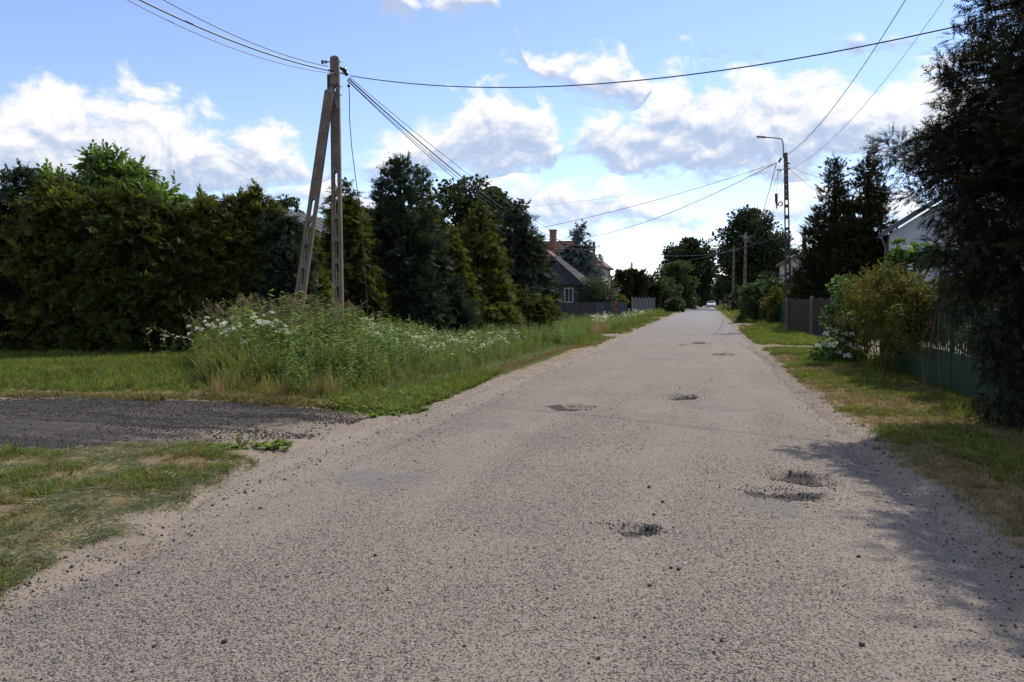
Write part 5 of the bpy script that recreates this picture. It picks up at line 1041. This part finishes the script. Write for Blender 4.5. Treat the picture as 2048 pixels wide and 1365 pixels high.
# small flat-roofed shed
D = 74.0; hb = base(1219, D); o = tag(empty('shed', hb), 'small pale shed with a flat metal roof behind the willow', 'shed'); k_ = FPX / D
zt_ = topz(1219, 582, D); MB().box((0, 1.2, zt_ / 2), (1.3, 2.2, zt_)).build('wall', M['cream'], o); MB().box((0, 1.1, zt_ + .10), (1.75, 2.8, .14), ry=0.04).build('roof', M['lightpost'], o); MB().box((.25, .08, .95), (.7, .06, 1.8)).build('door', M['oldwood'], o)
# ochre house behind the hedge
D = 38.0; hb = base(560, D); o = tag(empty('ochre_house', hb), 'ochre house with a grey metal roof glimpsed behind the hedge', 'house'); k_ = FPX / D; fx = lambda px: (px - 560) / k_; fz = lambda py: topz(560, py, D)
MB().prism([(fx(470), 0, 0), (fx(612), 0, 0), (fx(612), 0, fz(468)), (fx(541), 0, fz(424)), (fx(470), 0, fz(468))], (0, 7, 0)).build('wall', M['yellow'], o)
for s in (-1, 1):
    sp = MB().prism([(fx(541), -.4, fz(424) + .25), (fx(541 + s * 84), -.4, fz(476) + .25), (fx(541 + s * 84), -.4, fz(476) + .08), (fx(541), -.4, fz(424) + .08)], (0, 7.8, 0)).build('roof_slope', M['greyroof'], o)
    for k in range(9):
        a, b_ = V3(fx(541), -.3 + k * .9, fz(424) + .27), V3(fx(541 + s * 84), -.3 + k * .9, fz(476) + .27); MB().tube([a, b_], .025, 4).build('seam', M['greyroof'], sp)
window(o, (fx(570), -.08, 1.6), 1.0, 1.2)
# pale grey house, gable to the road
D = 33.0; hb = base(1770, D); o = tag(empty('grey_house', hb, -0.10), 'pale grey rendered house with a plain gable behind the thujas', 'house'); k_ = FPX / D; fx = lambda px: (px - 1770) / k_
ez, sl0 = topz(1770, 470, D), 0.665; W_ = 9.0; rz2 = ez + sl0 * W_ / 2
MB().prism([(.1, 0, -.1), (W_ - .1, 0, -.1), (W_ - .1, 0, ez), (W_ / 2, 0, rz2), (.1, 0, ez)], (0, 9, 0)).build('wall', M['greywall'], o)
for s in (-1, 1):
    x0, x1 = W_ / 2, (-.28 if s < 0 else W_ + .28); z1 = ez - .28 * sl0
    sp = MB().prism([(x0, -.35, rz2 + .26), (x1, -.35, z1 + .26), (x1, -.35, z1 + .08), (x0, -.35, rz2 + .08)], (0, 9.7, 0)).build('roof_slope', M['greyroof'], o)
    MB().prism([(x0, -.375, rz2 + .28), (x1, -.375, z1 + .28), (x1, -.375, z1 + .03), (x0, -.375, rz2 + .03)], (0, .02, 0)).build('verge_board', M['verge'], sp)
MB().tube([(-.33, -.3, ez - .12), (-.33, 9.3, ez - .12)], .07, 7).build('gutter', M['verge'], o); MB().tube([(-.2, -.1, ez - .2), (-.05, -.1, ez - .6), (-.05, -.1, .1)], .05, 7).build('downpipe', M['verge'], o)
# white brick house
D = 70.0; hb = base(1576, D); o = tag(empty('brick_house', hb), 'white brick house with a dark red roof edge behind the masts', 'house'); k_ = FPX / D; fx = lambda px: (px - 1576) / k_; fz = lambda py: topz(1576, py, D)
MB().prism([(0, 0, -.1), (fx(1730), 0, -.1), (fx(1730), 0, fz(521)), (fx(1653), 0, fz(486)), (0, 0, fz(521))], (0, 9, 0)).build('wall', M['whitebrick'], o)
for k in range(24): MB().box((fx(1653), -.012, .3 + k * .22), (fx(1730) - .05, .02, .17)).build('brick_course', M['whitebrick'], o) if .3 + k * .22 < fz(521) - .1 else None
for k in range(7):
    z = fz(521) + .12 + k * .22; q = (fz(486) - z) / (fz(486) - fz(521))
    if q > .05: MB().box((fx(1653), -.012, z), ((fx(1730)) * q - .12, .02, .17)).build('brick_course', M['whitebrick'], o)
for s in (-1, 1): MB().prism([(fx(1653), -.4, fz(486) + .24), (fx(1653 + s * 84), -.4, fz(525) + .22), (fx(1653 + s * 84), -.4, fz(525)), (fx(1653), -.4, fz(486) + .02)], (0, 9.8, 0)).build('roof_slope', M['redroof'], o)
window(o, (fx(1640), -.1, 3.6), 1.1, 1.3)
# dark boarded shed
D = 48.0; hb = base(1572, D); o = tag(empty('wooden_shed', hb), 'dark boarded shed with a gable roof behind the wooden fence', 'shed'); k_ = FPX / D; fx = lambda px: (px - 1572) / k_; fz = lambda py: topz(1572, py, D)
W_ = fx(1722); sl0 = .82; ez = fz(562); rz2 = ez + sl0 * W_ / 2; bt = {}
for k in range(33):
    x = .075 + k * .15
    if x > W_ - .05: break
    h = ez + sl0 * (W_ / 2 - abs(x - W_ / 2)) - .05
    b_ = MB().box((x, random.uniform(-.012, .012), h / 2), (.142, .03, h)).build('board', M['darkwood'], o)
MB().prism([(.02, .03, 0), (W_ - .02, .03, 0), (W_ - .02, .03, ez), (W_ / 2, .03, rz2 - .08), (.02, .03, ez)], (0, 5, 0)).build('wall', M['darkwood'], o)
MB().box((W_ / 2, -.04, ez), (W_, .05, .12)).build('rail', M['darkwood'], o)
for s in (-1, 1): MB().prism([(W_ / 2, -.3, rz2 + .12), (W_ / 2 + s * (W_ / 2 + .25), -.3, ez - .25 * sl0 + .12), (W_ / 2 + s * (W_ / 2 + .25), -.3, ez - .25 * sl0), (W_ / 2, -.3, rz2)], (0, 5.6, 0)).build('roof_slope', M['slate'], o)

# ------------------------------------------------------------------ fences and gates
def copyo(src, parent, loc, name=None):
    c = src.copy(); c.parent = parent; c.location = [float(v) for v in loc]; COL.objects.link(c); return c
# green sheet-metal and bar gate along the right-hand verge (plane x = GX)
GX = 3.95; go = tag(empty('green_gate', (GX, 9.0, 0.02)), 'long green metal gate with ribbed sheet foot and vertical bars', 'gate')
post_me = MB().box((0, 0, .84), (.06, .06, 1.72)).box((0, 0, 1.715), (.085, .085, .03)).mesh('post', M['gatepaint'])
bar_me = MB().tube([(0, 0, .62), (0, 0, 1.62)], .0125, 6).mesh('bar', M['gatepaint'])
hoop = MB().tube([(0, .0, 1.30), (0, .0, 1.36), (0, .012, 1.385), (0, .04, 1.40), (0, .066, 1.385), (0, .08, 1.36), (0, .08, 1.33), (0, .055, 1.315), (0, .04, 1.33)], .008, 5)
hoop.tube([(0, .0, 1.30), (0, .012, 1.275), (0, .04, 1.262), (0, .066, 1.275), (0, .08, 1.30)], .008, 5); hoop_me = hoop.mesh('scroll', M['gatepaint'])
ys = [0.0, 2.39, 4.49, 7.1, 9.5]
for y in ys: o = mobj('post', post_me, go, (0, y, 0))
for i in range(4):
    y0, y1 = ys[i] + .05, ys[i + 1] - .05; n = int((y1 - y0) / .125); st_ = (y1 - y0) / n; sh = MB(); m_ = int((y1 - y0) / .025); pts = []
    for k in range(m_ + 1): y = y0 + (y1 - y0) * k / m_; pts.append((-.012 if k % 4 < 2 else .004, y))
    nv = len(sh.v)
    for x, y in pts: sh.v += [(x, y, .06), (x, y, .64)]
    for k in range(m_): sh.f.append((nv + 2 * k, nv + 2 * k + 2, nv + 2 * k + 3, nv + 2 * k + 1))
    sh.build('sheet', M['gatepaint'], go)
    for z, hh in ((.05, .05), (.655, .03), (1.645, .04)): MB().box((0, (y0 + y1) / 2, z), (.04, y1 - y0, hh)).build('rail', M['gatepaint'], go)
    for z in (.985, 1.055):
        rl = MB().box((-.016, (y0 + y1) / 2, z), (.008, y1 - y0, .02))
        for k in range(n): rl.ball((-.024, y0 + (k + .5) * st_, z), .012, 6, 3)
        rl.build('rail', M['gatepaint'], go)
    bd = MB()
    for k in range(n): bd.ball((-.024, y0 + (k + .5) * st_, .665), .011, 6, 3)
    bd.build('rivet_row', M['gatepaint'], go)
    for k in range(n):
        b_ = mobj('bar', bar_me, go, (0, y0 + (k + .5) * st_, 0))
        if k < n - 1: mobj('scroll', hoop_me, go, (-.012, y0 + (k + .5) * st_, 0))
# weathered board fence and its paler post
fo = tag(empty('board_fence', base(1575, 35.0)), 'weathered upright-board fence with a pale post behind the elder', 'fence'); A = base(1577, 35.5); B = base(1624, 32.6); C_ = base(1672, 30.2); org = base(1575, 35.0)
bme = [MB().box((0, 0, .80 + q), (.125, .028, 1.60 + 2 * q)).mesh('board', M['oldwood']) for q in (0, .02, -.03, .035)]
for (s_, e_) in ((A, B), (B, C_)):
    L_ = np.linalg.norm(e_ - s_); n = int(L_ / .158); rz0 = math.atan2((e_ - s_)[1], (e_ - s_)[0])
    for k in range(n):
        if s_ is B and k < 1: continue
        p = s_ + (e_ - s_) * (k + .5) / n - org; b_ = mobj('board', random.choice(bme), fo, p + V3(0, 0, random.uniform(-.03, .03))); b_.rotation_euler = (0, random.gauss(0, .012), rz0 + random.gauss(0, .02))
    for z in (.45, 1.3):
        r0 = MB().box((0, 0, 0), (L_, .05, .08)).build('rail', M['oldwood'], fo, (s_ + e_) / 2 - org + V3(-math.sin(rz0) * .045, math.cos(rz0) * .045, z)); r0.rotation_euler = (0, 0, rz0)
MB().box((0, 0, .86), (.17, .14, 1.76), taper=.92).build('post', M['postwood'], fo, B - org + V3(0, -.05, 0)); MB().box((0, 0, .83), (.10, .10, 1.70)).build('post', M['postwood'], fo, A - org + V3(-.08, 0, 0))
# green sheet fence farther on
fo = tag(empty('green_sheet_fence', base(1536, 46.0)), 'dark green sheet fence half hidden by creepers', 'fence'); A = base(1536, 46.0); B = base(1573, 40.0); L_ = np.linalg.norm(B - A); rz0 = math.atan2((B - A)[1], (B - A)[0]); me_ = MB().box((0, 0, .72), (.32, .02, 1.36)).box((-.13, -.02, .72), (.04, .02, 1.36)).box((.03, -.02, .72), (.04, .02, 1.36)).mesh('panel', M['greenfence'])
for k in range(int(L_ / .33)): q = mobj('panel', me_, fo, (B - A) * (k + .5) / int(L_ / .33)); q.rotation_euler = (0, 0, rz0)
for t in (0, .5, 1): MB().box((0, 0, .75), (.07, .07, 1.5)).build('post', M['greenfence'], fo, (B - A) * t + V3(0, .05, 0))
# dark picket fence and slate-coloured panels on the left
A, B, C_ = base(1096, 47.0), base(1189, 53.0), base(1254, 57.0)
fo = tag(empty('picket_fence', A), 'dark picket fence in front of the old log house', 'fence'); L_ = np.linalg.norm(B - A); rz0 = math.atan2((B - A)[1], (B - A)[0]); n = int(L_ / .125)
pme = MB().box((0, 0, .68), (.085, .022, 1.32)); pme.prism([(-.0425, -.011, 1.34), (.0425, -.011, 1.34), (0, -.011, 1.40)], (0, .022, 0)); pme = pme.mesh('picket', M['picket'])
for k in range(n): q = mobj('picket', pme, fo, (B - A) * (k + .5) / n + V3(0, 0, random.uniform(-.02, .02))); q.rotation_euler = (0, random.gauss(0, .01), rz0)
for z in (.35, 1.1): q = MB().box((0, 0, 0), (L_, .04, .07)).build('rail', M['picket'], fo, (B - A) / 2 + V3(0, .035, z)); q.rotation_euler = (0, 0, rz0)
for k in range(4): MB().box((0, 0, .7), (.09, .09, 1.45)).build('post', M['picket'], fo, (B - A) * k / 3 + V3(0, .09, 0))
fo = tag(empty('slate_fence', B), 'slate-coloured panel fence right of the dark pickets', 'fence'); L_ = np.linalg.norm(C_ - B); rz0 = math.atan2((C_ - B)[1], (C_ - B)[0]); n = 12; pme = MB().box((0, 0, .70), (L_ / n - .012, .03, 1.40)).mesh('panel', M['fencepanel'])
for k in range(n): q = mobj('panel', pme, fo, (C_ - B) * (k + .5) / n); q.rotation_euler = (0, 0, rz0)
for k in range(4): MB().box((0, 0, .72), (.08, .08, 1.48)).build('post', M['fencepanel'], fo, (C_ - B) * k / 3 + V3(0, .06, 0))
rr = tag(empty('rose_bush', B * .48 + C_ * .52 + V3(0.1, -.35, 0)), 'red flowering climber on the slate fence', 'bush'); r_ = np.random.default_rng(5)
leafmass(rr, [(r_.normal(0, .12), r_.normal(0, .1), z, .16) for z in np.linspace(.3, 1.4, 9)], 40, .09, 'leaf', 'midgreen', r_); leafmass(rr, [(r_.normal(.12, .10), r_.normal(-.1, .1), z, .12) for z in np.linspace(.5, 1.4, 7)], 22, .08, 'leaf', 'red_flower', r_, name='blossom')
# grey panel fence with pale posts
A, B = base(1264, 80.0), base(1309, 90.0); fo = tag(empty('grey_panel_fence', A), 'grey panel fence with pale concrete posts beside the thuja block', 'fence'); L_ = np.linalg.norm(B - A); rz0 = math.atan2((B - A)[1], (B - A)[0]); n = 7
for k in range(n):
    for j in range(4): q = MB().box((0, 0, 0), (L_ / n - .20, .05, .42)).build('panel', M['greypanel'], fo, (B - A) * (k + .5) / n + V3(0, 0, .25 + j * .435)); q.rotation_euler = (0, 0, rz0)
for k in range(n + 1): q = MB().box((0, 0, .95), (.18, .14, 1.95)).build('post', M['lightpost'], fo, (B - A) * k / n + V3(0, 0, 0)); q.rotation_euler = (0, 0, rz0)
# blue bin behind the board fence
bo = tag(empty('blue_barrel', base(1664, 31.6)), 'blue plastic barrel standing at the wooden fence', 'barrel'); z_ = .72
MB().box((0, 0, z_ / 2), (.5, .4, z_)).build('stand', M['oldwood'], bo); b_ = MB().lathe([(.24, z_), (.27, z_ + .06), (.275, z_ + .25), (.29, z_ + .27), (.275, z_ + .30), (.275, z_ + .55), (.29, z_ + .57), (.275, z_ + .60), (.27, z_ + .80), (.24, z_ + .86)], 18).build('drum', M['barrel'], bo, smooth_=True)
MB().lathe([(.25, z_ + .855), (.25, z_ + .90), (.1, z_ + .905)], 18).build('lid', M['barrel'], bo)
for px, py, D, nm, lb, ww, hh in [(1461, 618, 128, 'stone_pier', 'stone gate pier right of the car', .45, 1.35), (1441, 612, 150, 'stone_pier', 'pale stone gate pier nearest the car', .55, 1.5)]:
    o = tag(empty(nm, base(px, D)), lb, 'pier'); r_ = np.random.default_rng(px)
    for j in range(5): MB().box((0, 0, hh * (j + .5) / 5), (ww * r_.uniform(.92, 1.05), ww * r_.uniform(.92, 1.05), hh / 5 - .015)).build('stone', M['stone'], o)
    MB().box((0, 0, hh + .04), (ww * 1.25, ww * 1.25, .08)).build('cap', M['stone'], o)

# ------------------------------------------------------------------ the white car, coming towards the camera
cb = G(1422, 616); cb[2] = 0.0; car = tag(empty('white_car', cb, 0.03), 'white car coming along the far end of the road', 'car')
def loft(mb, secs):
    n = len(mb.v); k = len(secs[0]); [mb.v.extend(tuple(p) for p in s) for s in secs]
    for i in range(len(secs) - 1):
        for j in range(k): mb.f.append((n + i * k + j, n + i * k + (j + 1) % k, n + (i + 1) * k + (j + 1) % k, n + (i + 1) * k + j))
    mb.f.append(tuple(n + j for j in range(k))[::-1]); mb.f.append(tuple(n + (len(secs) - 1) * k + j for j in range(k))); return mb
def sec(y, w, z0, z1): return [(-w * .9, y, z0), (w * .9, y, z0), (w, y, z0 + .12), (w, y, z1 - .14), (w * .9, y, z1), (-w * .9, y, z1), (-w, y, z1 - .14), (-w, y, z0 + .12)]
loft(MB(), [sec(-2.1, .70, .32, .62), sec(-2.0, .80, .22, .72), sec(-1.3, .86, .2, .86), sec(-.75, .87, .2, .93), (sec(1.4, .87, .2, .95)), sec(2.0, .82, .22, .9), sec(2.1, .74, .35, .8)]).build('body', M['carpaint'], car, smooth_=False)
def sec2(y, w, z0, z1, w1): return [(-w, y, z0), (w, y, z0), (w1, y, z1), (-w1, y, z1)]
cab = MB(); n = 0
cab.v = [(-.80, -.85, .92), (.80, -.85, .92), (.62, -.15, 1.44), (-.62, -.15, 1.44), (-.80, 1.7, .94), (.80, 1.7, .94), (.62, 1.0, 1.44), (-.62, 1.0, 1.44)]; cab.f = [(3, 2, 6, 7), (1, 5, 6, 2), (4, 0, 3, 7), (5, 4, 7, 6), (0, 1, 2, 3)]
cab.build('cabin', M['carpaint'], car)
def inset(name, pts, off): q = [V3(*p) for p in pts]; c = sum(q) / 4; MB().poly(*[(c + (p - c) * .88) + V3(*off) for p in q]).build(name, M['glass'], car)
inset('windscreen', [cab.v[i] for i in (0, 1, 2, 3)], (0, -.012, .012)); inset('side_window', [cab.v[i] for i in (1, 5, 6, 2)], (.012, 0, .006)); inset('side_window', [cab.v[i] for i in (4, 0, 3, 7)], (-.012, 0, .006)); inset('rear_window', [cab.v[i] for i in (5, 4, 7, 6)], (0, .012, .01))
for s in (-1, 1):
    MB().box((s * .58, -2.03, .62), (.34, .10, .15)).build('headlight', M['white'], car); MB().box((s * .93, -.62, .98), (.18, .10, .13)).build('mirror', M['carpaint'], car)
    for y in (-1.3, 1.35):
        w_ = MB().tube([(s * .70, y, .31), (s * .885, y, .31)], .31, 16).build('wheel', M['tyre'], car); MB().tube([(s * .86, y, .31), (s * .895, y, .31)], .19, 12).build('rim', M['steel'], w_)
MB().box((0, -2.105, .50), (.72, .04, .13)).build('grille', M['blackplastic'], car); MB().box((0, -2.06, .34), (1.3, .10, .16)).build('bumper', M['blackplastic'], car); MB().box((0, -2.13, .38), (.5, .012, .11)).build('number_plate', M['white'], car)

# ------------------------------------------------------------------ loose lumps and litter on the road
lme = []
for s in range(4):
    t = pebble(300 + s, .7); me_ = tri_mesh('asphalt_lump', np.array(t.V), np.array(t.T), M['asphaltbit']); lme.append(me_)
for i, (x, y, px) in enumerate([(1342, 1140, 8), (1357, 1143, 10), (1300, 1177, 8), (1724, 1292, 13), (1443, 1287, 9), (1198, 1325, 9), (448, 1288, 12), (162, 1144, 8), (308, 1294, 9), (1307, 1033, 7), (1325, 1008, 7), (640, 1150, 7), (520, 965, 6), (1428, 1310, 8)]):
    c = G(x, y); D = float((c - V3(0, 0, CAMH)) @ FW); r0 = px / FPX * D * .6; zz = float(rz_(np.array(c[0]), np.array(c[1]))); o = mobj('asphalt_lump', lme[i % 4], None, (c[0], c[1], zz + r0 * .35)); o.scale = [r0] * 3; o.rotation_euler = (0, 0, i)
    tag(o, 'small dark lump of asphalt lying loose on the near road', 'stone', 'loose lumps on the road')
for (x, y, lb) in [(1367, 1132, 'white cigarette end on the road beside two dark lumps'), (265, 1021, 'white cigarette end by the mown patch')]:
    c = G(x, y); zz = float(rz_(np.array(c[0]), np.array(c[1]))); b_ = tag(empty('cigarette_end', (c[0], c[1], zz + .006)), lb, 'litter'); b_.rotation_euler = (0, 0, .3)
    MB().tube([(0, 0, .003), (.022, 0, .004)], .004, 7).build('paper', M['white'], b_); MB().tube([(.022, 0, .004), (.034, 0, .0042)], .0041, 7).build('filter', M['postwood'], b_)
